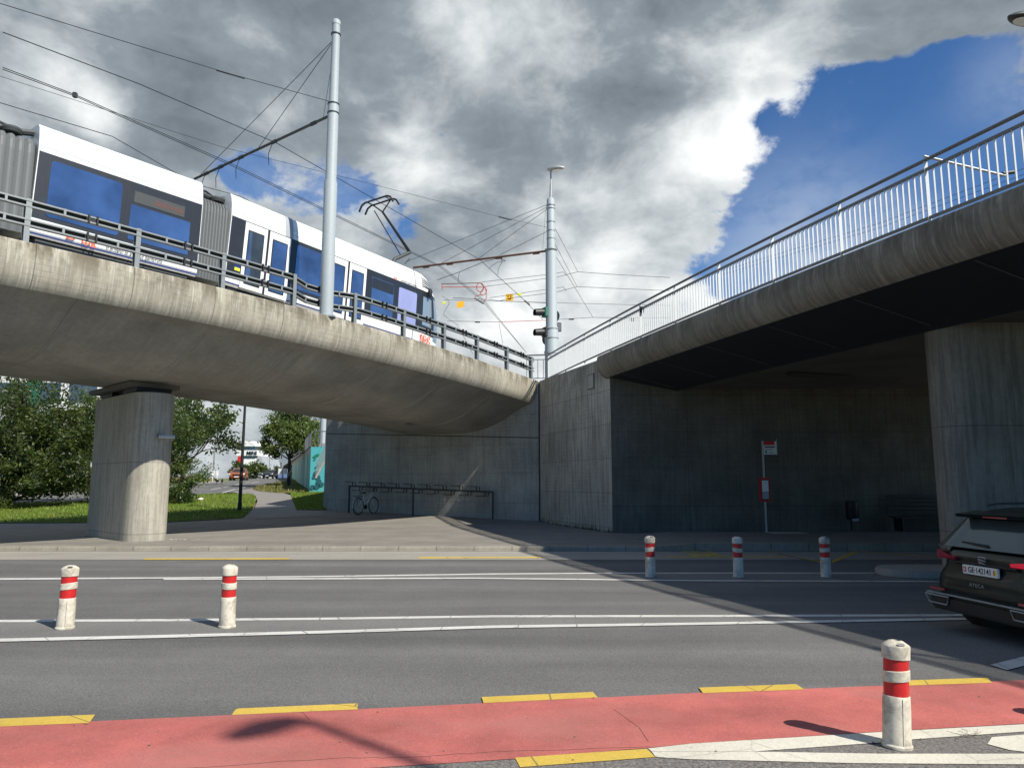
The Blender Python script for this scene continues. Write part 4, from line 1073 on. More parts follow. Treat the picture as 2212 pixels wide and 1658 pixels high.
# roof seams
for m, L in ((m0_, Lm0), (m1_, Lm1), (m2_, Lm2 - 1.75)):
    for z, y in ((2.16, .02), (2.33, .05)):
        MB().bar(m @ Vector((.02, y - .006, z)), m @ Vector((L - .02, y - .006, z)), .004, .012).build('roof_seam', 'bgrey', tram)
# --- bellows
def bellows(m, L, mb_, x0, x1):
    n = 9; prof = [(.10, .02), (.06, .3), (.05, 1.9), (.07, 2.12), (.17, 2.27), (.35, 2.33), (2.05, 2.33), (2.25, 2.25), (2.34, 2.1), (2.34, .3), (2.3, .02)]
    mb = MB(); rows = []
    for i in range(n*4 + 1):
        x = x0 + (x1 - x0) * i / (n*4); k = [0, .045, .06, .045][i % 4]
        rows.append([m @ Vector((x, 1.2 + (y - 1.2) * (1 - .03 + k*.5), z if z < .1 else z - .03 + k)) for y, z in prof])
    mb.grid(rows, smooth=False, flip=True); mb.build('bellows', 'bellows', tram)
g1 = (a1 - b0_).length; bellows(m0_, 0, None, Lm0, Lm0 + g1)
g2 = (a2 - b1).length; bellows(m1_, 0, None, Lm1, Lm1 + g2)
for m, L, g in ((m0_, Lm0, g1), (m1_, Lm1, g2)):
    mb = MB(); mb.tube([m @ Vector((L - .1, .55, 2.60)), m @ Vector((L + g*.3, .50, 2.52)), m @ Vector((L + g*.75, .52, 2.48)), m @ Vector((L + g + .1, .55, 2.62))], .085, 8)
    mb.build('roof_hose', 'dkgrey', tram)
    mb = MB(); mb.lathe([(.10, 0), (.22, .02), (.24, .1), (.20, .16), (.08, .18)], 18, m @ Vector((L + g*.75, .45, 2.38))); mb.build('roof_joint', 'dkgrey', tram)
    mb = MB(); mb.tube([m @ Vector((L, .8, 2.66)), m @ Vector((L + g*.5, .75, 2.75)), m @ Vector((L + g, .8, 2.62))], .035, 6); mb.build('roof_cable', 'black', tram)
# --- module 2 (front)
mF = m2_; Lf = Lm2
xe = Lf - 1.72
bd2 = panel(mF, .02, xe + .05, ZB0, ZB1, .006, .006, 'anth', 'window_band', tram)
def door(pa, pb, nm):
    xa = pxloc(mF, pa[0], pa[1])[0]; xb = pxloc(mF, pb[0], pb[1])[0]
    d = panel(mF, xa, xb, .03, 1.99, .0125, .012, 'white', 'door', tram)
    return xa, xb, d
def leaf_(xa, xb, d, dark=False):
    w_ = xb - xa
    panel(mF, xa + w_*.14, xb - w_*.14, .16, 1.78, .026, .003, 'black', 'seal', d, .03)
    return panel(mF, xa + w_*.18, xb - w_*.18, .20, 1.74, .030, .004, 'tglass', 'pane', d, .02)
d1a = pxloc(mF, 522, 560)[0]; d1b = pxloc(mF, 571, 570)[0]; d1c = pxloc(mF, 576, 570)[0]; d1d = pxloc(mF, 622, 585)[0]
for a_, b_ in ((d1a, d1b), (d1c, d1d)):
    d = panel(mF, a_, b_, .03, 1.99, .0125, .012, 'white', 'door', tram); leaf_(a_, b_, d)
panel(mF, d1b, d1c, .03, 1.99, .0125, .006, 'black', 'door_gap', tram)
d2b = pxloc(mF, 747, 620)[0]; d2c = pxloc(mF, 751, 620)[0]; d2d = pxloc(mF, 787, 640)[0]; d2a = d2b - (d2d - d2c)
for a_, b_ in ((d2a, d2b), (d2c, d2d)):
    d = panel(mF, a_, b_, .03, 1.99, .0125, .012, 'white', 'door', tram); leaf_(a_, b_, d)
panel(mF, d2b, d2c, .03, 1.99, .0125, .006, 'black', 'door_gap', tram)
wx0 = pxloc(mF, 637, 580)[0]
panel(mF, wx0, d2a - .18, .50, 1.90, .016, .006, 'tglass', 'window', tram, .08)
w3a = pxloc(mF, 802, 620)[0]; w3b = pxloc(mF, 849, 640)[0]
w3 = panel(mF, w3a, w3b, .52, 1.80, .016, .006, 'tglass', 'window', tram, .07)
panel(mF, w3a + .02, w3b - .02, 1.42, 1.78, .023, .006, 'anth', 'tilt_pane', w3, .03)
w4a = pxloc(mF, 860, 640)[0]; w4b = pxloc(mF, 899, 650)[0]
panel(mF, w4a, w4b, .52, 1.80, .016, .006, 'tglass_lilac', 'window', tram, .07)
gx = pxloc(mF, 628, 480)[0]
rows = []; mb = MB()      # grey roof stripe
for x in (gx - .14, gx + .16): rows.append([mF @ Vector((x, y - .006, z + (.006 if z > 2.7 else 0))) for y, z in BODY[4:10]])
mb.grid(rows, smooth=True, flip=False); mb.build('grey_roof_stripe', 'bgrey', tram)
panel(mF, .02, xe, .04, .075, .012, .004, 'navy', 'blue_stripe', tram)
# stickers
MB().add(MB().box((-.09, -.02, -.16), (.09, -.012, .16)), mF @ Matrix.Translation((pxloc(mF, 512, 570)[0], 0, .72))).build('sticker', 'navy', tram)
MB().add(MB().box((-.09, -.022, -.05), (.09, -.014, .04)), mF @ Matrix.Translation((pxloc(mF, 512, 575)[0], 0, .52))).build('sticker', 'limesign', tram)
for x in (pxloc(mF, 583, 600)[0], pxloc(mF, 776, 640)[0]):
    MB().add(MB().box((-.035, -.045, -.035), (.035, -.036, .035)), mF @ Matrix.Translation((x + .1, 0, .42))).build('button', 'swhite', tram)
# cab: dark side glass, windscreen and mirror, grille slots, driver's door seam
def nosept(x, y, z):
    f = max(0, (x - (Lf - 1.75)) / 1.75); yy = 1.2 + (y - 1.2) * (1 - .30 * f ** 2.6); lean = .50 * max(0, (z-1.0)/1.78)**1.3 * f**2.0
    zz = z if z < 2.2 else z - .42*max(0, (z-2.0)/.78) * f**2.2
    return Vector((x - lean, yy, zz))
def nosepanel(x0, x1, z0, z1, off, mat, name, parent=None, n=8, z0b=None):
    mb = MB(); rows = []
    for i in range(n+1):
        x = x0 + (x1 - x0)*i/n; zz0 = z0 + ((z0b - z0) * i/n if z0b is not None else 0)
        rows.append([mF @ (nosept(x, 0, zz0 + (z1-zz0)*j/4) + Vector((off*.25, -off, 0))) for j in range(5)])
    mb.grid(rows, smooth=True, flip=False); return mb.build(name, mat, parent or tram, fix=False)
nosepanel(xe + .05, Lf - .02, ZB0, ZB1, .006, 'anth', 'cab_side')
nosepanel(Lf - 1.25, Lf - .62, .72, 1.80, .014, 'cabglass', 'cab_window')
nosepanel(Lf - .40, Lf - .01, .30, 1.90, .014, 'cabglass', 'windscreen_return')
mb = MB(); rows = []      # windscreen across the front
for j in range(7):
    z = .45 + 1.5*j/6; r = []
    for i in range(9):
        y = .06 + 2.28*i/8; q = nosept(Lf, y, z); bul = .18 * (1 - ((y-1.2)/1.2)**2); r.append(mF @ (q + Vector((.012 + bul*.2, 0, 0))))
    rows.append(r)
mb.grid(rows, smooth=True, flip=True); mb.build('windscreen', 'cabglass', tram)
for k in range(5):
    z = 2.18 + .085*k; xo = .18*k*.4
    mb = MB(); rows = []
    for i in range(9):
        x = Lf - 1.32 + (1.0 - .06*k)*i/8
        def P(zz):
            y = np.interp(zz, [1.98, 2.1, 2.38, 2.62], [0, .01, .05, .12]); return mF @ (nosept(x, y, zz) + Vector((.003, -.008, .0)))
        rows.append([P(z - .018), P(z + .018)])
    mb.grid(rows, smooth=True); mb.build('grille_slot', 'black', tram)
MB().tube([mF @ (nosept(xe - .02, y, z) + Vector((0, -.006, 0))) for y, z in BODY[1:9]], .012, 5).build('cab_seam', 'dkgrey', tram)
mb = MB(); c_ = mF @ Vector((Lf - 1.0, -.10, 1.98)); mb.lathe([(.01, -.18), (.08, -.13), (.09, 0), (.08, .13), (.01, .18)], 14, c_); mb.tube([c_, mF @ Vector((Lf - .95, .08, 2.06))], .02, 6); mb.build('mirror', 'black', tram)
M['wred'] = M['orange']
side_text(mF, 'tpg', Lf - 1.05, .27, .46, 'orange', 'front_lettering', .003, off=.02)
x5 = pxloc(mF, 848, 585)[0]; x6 = pxloc(mF, 905, 605)[0]
textmesh('tpg', .15, 'orange', 'roof_lettering', tram, frame(mF @ Vector((x5 + .16, -.012, 2.08)), mF.to_3x3() @ Vector((1,0,0)), mF.to_3x3() @ Vector((0,0,1))), .001)
textmesh('transports publics genevois', .13, 'greytext', 'roof_lettering', tram, frame(mF @ Vector(((x5 + .4 + x6)/2, -.012, 2.08)), mF.to_3x3() @ Vector((1,0,0)), mF.to_3x3() @ Vector((0,0,1))), .001, (x6 - x5 - .4)/1.62)
# underframe
for m, L in ((m0_, Lm0), (m1_, Lm1), (m2_, Lm2 - .6)):
    mb = MB(); mb.add(MB().box((.2, .15, -.42), (L - .2, 2.25, .02)), m); mb.build('underframe', 'dkgrey', tram)
# pantograph
pg = MATW[tram.name]
def tp(px, py, yo): # point on a plane parallel to the tram side, offset yo
    x, z = pxloc(mF, px, py, yo); return mF @ Vector((x, yo, z))
PY = 1.2
base = tp(858, 556, PY); knee = tp(885, 545, PY); lowp = tp(846, 562, PY); head = tp(826, 452, PY)
mb = MB(); q0 = tp(852, 560, PY); mb.tube([mF @ Vector(((mF.inverted() @ q0).x - .3, PY, 2.72)), q0, knee], .075, 8); mb.build('pantograph_lower_arm', 'dkgrey', tram)
mb = MB(); mb.tube([knee, tp(826, 458, PY)], [.065, .042], 8); mb.build('pantograph_upper_arm', 'black', tram)
mb = MB(); mb.tube([tp(868, 556, PY), tp(808, 455, PY)], .022, 6); mb.tube([knee - Vector((0,0,.25)), tp(874, 570, PY)], .016, 6); mb.build('pantograph_rod', 'black', tram)
ax = mF.to_3x3() @ Vector((0, 1, 0)); fx_ = mF.to_3x3() @ Vector((1, 0, 0))
hc1 = tp(818, 434, PY)
for k, off in enumerate((-.16, .16)):
    pts = [hc1 + fx_*off + ax*y + Vector((0,0,z)) for y, z in ((-.95, -.30), (-.80, -.08), (-.62, 0), (.62, 0), (.80, -.08), (.95, -.30))]
    MB().tube(pts, .040, 6).build('pantograph_strip', 'black', tram)
mb = MB()
for y in (-.5, .5): mb.tube([hc1 + fx_*-.16 + ax*y, hc1 + fx_*.16 + ax*y, tp(826, 458, PY)], .028, 6)
mb.build('pantograph_cradle', 'black', tram)
MB().add(MB().box((-.6, .7, 2.76), (.9, 1.7, 2.9)), mF @ Matrix.Translation(((mF.inverted() @ q0).x, 0, 0))).build('pantograph_base', 'dkgrey', tram)
# ================================================================ POLES, WIRES, SIGNALS
def yat(px, py, Y): return at_y(px, py, Y)
P1 = EL.at(EL.s_at_px(703, .30), .30); P1.z = TL(P1.y)
z_top = yat(725, 55, P1.y).z; zs = yat(712, 390, P1.y).z; za = yat(706, 247, P1.y).z; zu = yat(716, 225, P1.y).z
def ring(mb, p, z, r, h=.05): mb.lathe([(r, 0), (r + .015, .01), (r + .015, h - .01), (r, h)], 20, (p.x, p.y, z))
cp = thing('catenary_pole', 'tall pale grey stepped catenary pole standing on the viaduct edge in front of the tram', 'pole', P1)
MB().lathe([(.205, 0), (.20, zs - P1.z - .08), (.17, zs - P1.z), (.165, zu - P1.z), (.14, zu - P1.z + .1), (.125, z_top - P1.z), (.135, z_top - P1.z), (.135, z_top - P1.z + .12), (.10, z_top - P1.z + .17)], 28, P1).build('shaft', 'pole', cp)
mb = MB(); mb.box(P1 + Vector((-.32, -.32, -.01)), P1 + Vector((.32, .32, .04))); mb.build('base_plate', 'pole', cp)
for z in (za, zu - .04, z_top - .35): mb = MB(); ring(mb, P1, z, .17 if z < zu else .14); mb.build('clamp_band', 'dkgrey', cp)
nP = EL.at(EL.s_at_px(703, .3), 1.3) - EL.at(EL.s_at_px(703, .3), .3); nP.z = 0; nP.normalize()
def arm(P, n, z, L, mat, pole, r=.045):
    a = Vector((P.x, P.y, z)); b = a + n*L
    MB().tube([a + n*.1, b], r, 10).build('cantilever_arm', mat, pole)
    return a, b
# arm length from the picture
best = min(((abs(proj(Vector((P1.x, P1.y, za)) + nP*L)[0] - 420), L) for L in np.linspace(3, 12, 200)))
a_, b_ = arm(P1, nP, za, best[1], 'dkgrey', cp); print('arm1', best, proj(b_))
AR1 = (a_, b_)
for f in (.12, .38, .62, .78, .90):
    q = a_.lerp(b_, f); MB().bar(q - nP*.14, q + nP*.14, .07, .10).build('insulator', 'black', cp)
    if f > .3: MB().tube([q + nP*.1 - Vector((0,0,.05)), q + nP*.3 - Vector((0,0,.35)), q + nP*.25 - Vector((0,0,.75))], .012, 5).build('dropper', 'wire', cp)
def wire(name, label, pts, r=.014, mat='wire', parent=None, group=None, sag=0.0, n=10, cat='wire'):
    P = []
    for a, b in zip(pts, pts[1:]):
        for k in range(n): 
            f = k/n; q = a.lerp(b, f); q.z -= sag * 4*f*(1-f) * (b-a).length; P.append(q)
    P.append(pts[-1])
    mb = MB()
    if parent is None: o = None
    mb.tube(P, r*1.05, 5)
    if parent is not None: return mb.build(name, mat, parent)
    o = mb.build(name, mat, None, loc=P[0]); return tag(o, label, cat, group)
top1 = yat(712, 82, P1.y)
tp1 = Vector((P1.x, P1.y, top1.z))
for f in (.97, .50): wire('stay_wire', None, [tp1, a_.lerp(b_, f)], .010, parent=cp)
wire('stay_wire', None, [tp1, a_.lerp(b_, .06)], .006, parent=cp)
# second pole
Y2 = 31.6
B2 = yat(1186, 780, Y2); B2.z = 5.7
z2 = yat(1193, 432, Y2).z; z2s = yat(1191, 545, Y2).z; z2l = yat(1188, 742, Y2).z
cp2 = thing('catenary_pole', 'pale grey catenary pole with signals and a street light on top beside the bridge joint', 'pole', B2)
r2 = 12.5/FPX*Y2
X2 = yat(1190, 600, Y2).x; B2.x = X2; 
zz1 = yat(1190, 705, Y2).z
MB().lathe([(.31, 0), (.30, zz1 - B2.z - .1), (.255, zz1 - B2.z), (.245, z2s - B2.z), (.19, z2s - B2.z + .15), (.175, z2 - B2.z), (.12, z2 - B2.z + .08)], 28, B2).build('shaft', 'pole', cp2)
for py in (445, 452, 481, 500, 517, 541, 712, 732, 765): mb = MB(); ring(mb, B2, yat(1190, py, Y2).z, .19 if py < 540 else .27 if py < 705 else .31); mb.build('clamp_band', 'galv', cp2)
ztip = yat(1192, 368, Y2).z
MB().tube([Vector((X2, Y2, z2)), Vector((X2 + .02, Y2, yat(1192, 400, Y2).z))], .055, 8).build('lamp_mast', 'galv', cp2)
MB().tube([Vector((X2 + .02, Y2, yat(1192, 402, Y2).z)), Vector((X2 + .02, Y2, ztip))], .035, 8).build('lamp_mast', 'galv', cp2)
def lamphead(name, label, c, d, L, W_, H_, group=None, parent=None, under='plain_conc'):
    """flat oval street light head; c = rear end, d = direction it points"""
    d = Vector(d).normalized(); s = Vector((-d.y, d.x, 0)).normalized()
    t = parent if parent is not None else thing(name, label, 'street lamp', c, group=group)
    mb = MB(); rows = []
    for i in range(13):
        f = i/12; wd = W_ * (math.sin(PI * min(1, f*.88 + .10)) ** .6) * .5; hh = H_ * (math.sin(PI * min(1, f*.85 + .12)) ** .7)
        r = []
        for k in range(16):
            a = 2*PI*k/16; r.append(c + d*(f*L) + s*(wd*math.cos(a)) + Vector((0,0, hh*.75*max(0, math.sin(a)) + hh*.22*min(0, math.sin(a)))))
        r.append(r[0]); rows.append(r)
    mb.grid(rows, smooth=True); mb.poly(rows[0][:-1]); mb.poly(rows[-1][:-1][::-1])
    mb.build('lamp_head', 'galv' if under == 'plain_conc' else under, t, fix=True)
    mb = MB(); mb.poly([c + d*(L*.55 + L*.30*math.cos(2*PI*k/20)) + s*(W_*.34*math.sin(2*PI*k/20)) + Vector((0,0,-H_*.24)) for k in range(20)]); mb.build('lamp_glass', 'swhite', t)
    return t
lamphead('', '', Vector((X2 - .12, Y2, ztip)), (1, -.35, 0), .80, .36, .24, parent=cp2)
tag(cp2, None, None)
# arm of the second pole
a2z = yat(1190, 541, Y2).z
n2 = None
best = None
for ang in np.linspace(100, 175, 76):
    nv = Vector((math.cos(R(ang)), math.sin(R(ang)), 0))
    for L in np.linspace(4, 10, 61):
        q = Vector((X2, Y2, a2z)) + nv*L; pp = proj(q); e_ = abs(pp[0] - 893) + abs(pp[1] - 577)
        if best is None or e_ < best[0]: best = (e_, ang, L)
print('arm2', best)
n2 = Vector((math.cos(R(best[1])), math.sin(R(best[1])), 0))
a2_, b2_ = arm(Vector((X2, Y2, 0)), n2, a2z, best[2], 'rust', cp2, .05)
for f in (.10, .36, .72, .90):
    q = a2_.lerp(b2_, f); MB().bar(q - n2*.16 - Vector((0,0,.06)), q + n2*.16 - Vector((0,0,.06)), .06, .07).build('insulator', 'rust', cp2)
def z4(x, y): return ((900 + x/2.764)*.786, (500 + y/2.764)*.786)
def PW(pts): return [yat(px, py, Y) for px, py, Y in pts]
def armpt(a, b, f): return a.lerp(b, f)
def toff(px, py, o):
    """point on the vertical surface running beside the track at offset o"""
    best = None
    d = raydir(px, py); k0 = d.x / d.y
    t = min((abs(ELx.at(t, o).x / ELx.at(t, o).y - k0), t) for t in np.linspace(12, ELx.L, 500) if ELx.at(t, o).y > 2)[1]
    p = ELx.at(t, o); return Vector((p.x, p.y, (EYE + d*(p.y / d.y)).z))
for (x, y, f) in ((1665, 172, None), (1670, 190, .80), (1672, 205, .52)):
    q = z4(x, y); s_ = yat(1184, q[1], Y2)
    if f is None: e_ = yat(*z4(600, 605), 33)
    else: e_ = a2_.lerp(b2_, f)
    wire('stay_wire', None, [Vector((X2 - .15, Y2, s_.z)), e_], .010, parent=cp2)
s_ = yat(1184, z4(1680, 375)[1], Y2); wire('stay_wire', None, [Vector((X2 - .15, Y2, s_.z)), yat(*z4(1305, 555), 34)], .010, parent=cp2)
G = 'overhead wires along the track'
wire('contact_wire', 'thin overhead wire running above the near track from the top left to the signal pole', [toff(0, 70, 2.6), toff(300, 181, 2.6), a_.lerp(b_, .36) - Vector((0,0,.1)), a2_.lerp(b2_, .50), yat(1134, 650, 36), yat(1172, 690, 37)], .013, group=G)
for k, dz in enumerate((0, .07)):
    wire('contact_wire', ('upper' if k else 'lower') + ' strand of the paired overhead wires above the tram roof', [toff(0, 150 - k*4, 4.6), toff(160, 208 - k*3, 4.6), a_.lerp(b_, .70) + Vector((0, 0, dz - .12)), a2_.lerp(b2_, .80) + Vector((k*.12, 0, -.1)), yat(1040 + k*5, 648, 37), yat(1137, 762, 46)], .012, group=G)
wire('contact_wire', 'overhead wire of the far track dropping behind the tram roof at the left', [toff(0, 220, 6.4), toff(240, 295, 6.4), b_ - Vector((0,0,.2)), toff(520, 424, 6.4), toff(700, 520, 6.4)], .012, group=G)
wire('span_wire', 'highest thin cable from the top left corner to the tall catenary pole', [yat(0, 8, 15.5), yat(490, 158, 19.5), Vector((P1.x - .1, P1.y, yat(703, 220, P1.y).z))], .010, group=G)
wire('span_wire', 'faint cable passing behind the tall pole and ending high on the signal pole', [yat(0, 165, 19), yat(480, 318, 23), yat(783, 393, 26.5), yat(1077, 468, 30), yat(1181, 491, Y2 - .2)], .007, group=G)
for x0, y0, x1, y1 in ((1300, 265, 1395, 288), ):
    wire('insulator', 'string of small insulators on the cable left of the signal pole', PW([(*z4(x0, y0), 29.6), (*z4(x1, y1), 29.9)]), .03, 'dkgrey', cat='insulator')
wire('insulator', 'dark insulator string on the highest cable near the tall pole', [yat(467, 152, 19.3), yat(528, 170, 19.9)], .022, 'dkgrey', cat='insulator')
q = toff(160, 208, 4.6); MB().box(q + Vector((-.05, -.05, -.04)), q + Vector((.05, .05, .10))).build('wire_clamp', 'dkgrey', None)
tag(bpy.data.objects['wire_clamp'], 'small dark clamp joining the paired wires at the upper left', 'clamp')
G2 = 'cross span cables beyond the viaduct'
Yf = 40
def zw(nm, lab, pts, r=.012, mat='wire', Y=Yf): return wire(nm, lab, [yat(*z4(x, y), Y) for x, y in pts], r, mat, group=G2)
zw('span_wire', 'uppermost of the cross span cables right of the tram nose', [(1170, 760), (1500, 722), (1680, 702), (1790, 684), (1812, 712)])
zw('span_wire', 'cable under the uppermost cross span cable, reaching right to the bridge railing', [(1190, 795), (1520, 752), (1740, 722), (1900, 683), (2212, 705), (2600, 726)])
zw('span_wire', 'third cross span cable, level with the yellow signs, ending at a short bracket', [(1230, 880), (1500, 840), (1750, 803), (1790, 798), (1812, 826)])
zw('span_wire', 'cross span cable carrying the smiling yellow sign', [(1300, 905), (1400, 880), (1740, 836), (1895, 795), (2212, 810), (2600, 826)])
zw('span_wire', 'level grey cable just above the signal heads', [(880, 895), (1285, 905), (2212, 930), (2600, 938)], .010)
zw('span_wire', 'dark cable with a hooked end left of the signal pole', [(950, 880), (1220, 893), (1300, 903), (1655, 918), (1672, 940)], .014)
zw('span_wire', 'low cable, partly red, crossing behind the signal pole', [(910, 1056), (1300, 1063)], .012)
zw('span_wire', 'red section of the low cable left of the signal pole', [(1300, 1063), (1655, 1050)], .016, 'redwire')
zw('span_wire', 'low cable right of the signal pole above the railing', [(1740, 1045), (2010, 1028), (2212, 1032), (2600, 1030)], .012)
zw('wire', 'steep thin wire under the red loops', [(1300, 1070), (1330, 1225)], .010)
zw('wire', 'steep thin wire crossing the sky right of the tram nose', [(880, 1010), (985, 1085), (1105, 1310)], .010)
zw('wire', 'curled dropper wire beside the tram nose', [(868, 865), (910, 890), (925, 920), (885, 985), (880, 1010)], .010)
zw('wire', 'long sloping cable rising from the tram nose to the rusty arm', [(830, 745), (1000, 684), (1190, 605), (1300, 578), (1350, 598)], .014, Y=34)
zw('wire', 'hanging loop of wire below the sloping cable', [(1003, 684), (993, 715), (990, 768)], .010, Y=34)
zw('wire', 'slack wire loop right of the rusty arm', [(1305, 575), (1328, 600), (1295, 660), (1293, 705)], .010, Y=34)
zw('wire', 'short arched wire above the near track wire', [(1350, 600), (1290, 610), (1240, 640), (1236, 655)], .010, Y=34)
for (a, b) in (((1735, 355), (1900, 683)), ((1735, 475), (1895, 797)), ((1740, 560), (2015, 1028))):
    wire('stay_wire', None, [Vector((X2 + .2, Y2, yat(1196, z4(*a)[1], Y2).z)), yat(*z4(*b), 40)], .010, parent=cp2)
wire('wire', 'vertical thread hanging beside the upper part of the signal pole', [yat(*z4(1655, 215), Y2), yat(*z4(1633, 510), Y2)], .006)
# red feeder loops
rl_ = thing('red_feeder_loop', 'red cable coils hanging on the overhead wires right of the tram', 'cable', yat(*z4(1165, 800), 38))
def zpts(pts, Y): return [yat(*z4(x, y), Y) for x, y in pts]
MB().tube(zpts([(868, 775), (1160, 766), (1180, 790)], 38), .022, 6).build('upper_cable', 'rust', rl_)
MB().tube(zpts([(868, 798), (1160, 798), (1195, 800)], 38), .022, 6).build('lower_cable', 'redwire', rl_)
MB().tube(zpts([(868, 770), (870, 822)], 38), .022, 6).build('end_cable', 'redwire', rl_)
MB().tube(zpts([(1158 + 27*math.cos(a), 800 + 34*math.sin(a)) for a in np.linspace(0, 2*PI, 25)[:-1]], 38), .022, 6, closed=True).build('coil', 'redwire', rl_)
MB().tube(zpts([(1185, 790), (1208, 820), (1200, 850), (1170, 862), (1155, 858), (1185, 800)], 38), .022, 6).build('coil', 'redwire', rl_)
MB().tube(zpts([(1195, 795), (1205, 840), (1205, 880), (1180, 925)], 38), .018, 6).build('tail', 'redwire', rl_)
MB().tube(zpts([(1170, 855), (1125, 865), (1115, 885)], 38), .018, 6).build('tail', 'redwire', rl_)
for (x0, y0, x1, y1) in ((1120, 885, 1185, 925), (1495, 900, 1535, 935)):
    wire('section_insulator', 'dark section insulator clamp on the paired wires' if x0 < 1200 else 'section insulator on the near track wire left of the signal pole', zpts([(x0, y0), (x1, y1)], 37), .045, 'galv_dark', cat='insulator')
for x, y in ((1138, 1064), (1850, 1043)):
    wire('insulator', 'small bird shaped insulator left of the red cable section' if x < 1500 else 'small bird shaped insulator right of the signal pole', zpts([(x - 20, y), (x + 20, y)], 40), .035, 'black', cat='insulator')
def sign(c, w, h, mat, label, marks=False, rz=0.0, skew=0.0):
    t = thing('wire_sign', label, 'sign', c)
    mb = MB(); mb.hexa([c + Vector(v) for v in ((-w/2, 0, -h/2 + skew), (w/2, 0, -h/2 - skew), (w/2, .02, -h/2 - skew), (-w/2, .02, -h/2 + skew), (-w/2, 0, h/2 + skew), (w/2, 0, h/2 - skew), (w/2, .02, h/2 - skew), (-w/2, .02, h/2 + skew))])
    mb.build('plate', mat, t)
    if marks:
        k = w/.72
        for dx in (-.13, .13): MB().box(c + Vector((k*(dx - .035), -.012, -.02*k)), c + Vector((k*(dx + .035), -.004, .20*k))).build('mark', 'black', t)
        MB().box(c + Vector((-.17*k, -.012, -.21*k)), c + Vector((.15*k, -.004, -.13*k))).build('mark', 'black', t)
    return t
sign(yat(*z4(1381, 876), 40), .42, .40, 'signyellow', 'square yellow sign with two dots and a bar hanging on the cross span cable', True)
sign(yat(*z4(1008, 930), 39.9), .42, .34, 'signyellow', 'plain orange yellow sign hanging beside the tram nose', False, skew=-.03)
sign(yat(*z4(1455, 853), 39.9), .26, .14, 'limesign', 'small lime yellow sign on the near track wire')
sign(yat(*z4(884, 916), 39.8), .20, .12, 'limesign', 'tiny lime yellow sign half hidden behind the tram nose')
# ---- signal heads on the second pole
def signal(name, label, px, py, sz, housing, back_z, kind):
    c = yat(px, py, Y2 - .1); t = thing(name, label, 'traffic signal', c)
    d = Vector((-.88, -.42, 0)).normalized(); s = Vector((-d.y, d.x, 0))
    mb = MB(); b = c; rows = []
    prof = [(0, .16), (.12, .165), (.42, .15), (.44, .15), (.42, .13), (.14, .13)]
    for x, r in prof: rows.append([b + d*x + s*(r*math.cos(2*PI*k/18)) + Vector((0,0,r*math.sin(2*PI*k/18) - x*.12)) for k in range(19)])
    mb.grid(rows, smooth=True); mb.build('visor', 'black', t, fix=True)
    mb = MB(); mb.poly([b + d*.02 + s*(.14*math.cos(2*PI*k/18)) + Vector((0,0,.14*math.sin(2*PI*k/18))) for k in range(18)]); mb.build('lens', 'dkglass', t)
    mb = MB(); mb.bar(b - d*.22, b - d*.0, .40, .44); mb.build('housing', housing, t, bevel=.03)
    return t
signal('tram_signal', 'upper tram signal with black visor and green tinted housing on the signal pole', 1173, 674, .3, 'bgreen', 0, 0)
signal('tram_signal', 'lower tram signal with black visor and white edged housing on the signal pole', 1173, 717, .3, 'black', 0, 1)
def roundplate(px, py, r, label, dy=.34):
    c = yat(px, py, Y2 + dy); t = thing('round_sign', label, 'sign', c)
    mb = MB(); d = Vector((-.55, -.83, 0)).normalized(); s = Vector((-d.y, d.x, 0))
    for off in (0, .03): pass
    f = [mb.vert(c + s*(r*math.cos(2*PI*k/26)) + Vector((0,0,r*math.sin(2*PI*k/26)))) for k in range(26)]; b = [mb.vert(mb.v[i] + d*.03) for i in f]
    mb.face(f); mb.face(b[::-1])
    for i in range(26): mb.face((f[i], b[i], b[(i+1)%26], f[(i+1)%26]))
    mb.build('plate', 'dkgrey', t, fix=True); MB().bar(c, Vector((X2, Y2, c.z)), .04, .06).build('bracket', 'galv', t); return t
def y5(x, y): return ((1400 + x/5.528)*.786, (800 + y/5.528)*.786)
roundplate(*y5(672, 385), .30, 'dark round sign seen from behind at the upper signal')
roundplate(*y5(585, 725), .30, 'dark round sign seen from behind below the lower signal')
roundplate(*y5(600, 930), .24, 'lowest dark round sign at the foot of the signal pole')
bx = yat(*y5(745, 545), Y2); t = thing('signal_bracket', 'small square metal box on the right side of the signal pole', 'box', bx)
MB().box(bx + Vector((-.12, -.1, -.2)), bx + Vector((.12, .1, .2))).build('housing', 'galv_dark', t, bevel=.02)
# ---- lamp head peeking in at the top right
Yl = 14.0
lc = yat(2236, 50, Yl); ld = yat(2178, 24, Yl) - lc; 
tl = thing('street_lamp', 'flat oval street lamp head reaching into the top right corner', 'street lamp', (lc.x + 2.6, Yl, 6.1))
lamphead('', '', lc + Vector((.15,0,0)), (-1, -.25, 0), .88, .42, .20, parent=tl, under='dkgrey')
MB().tube([lc + Vector((.2, 0, .02)), lc + Vector((1.2, .1, .15)), lc + Vector((2.2, .1, .0)), Vector((lc.x + 2.6, Yl, lc.z - .6)), Vector((lc.x + 2.6, Yl, 6.0))], .06, 10).build('mast', 'galv', tl)
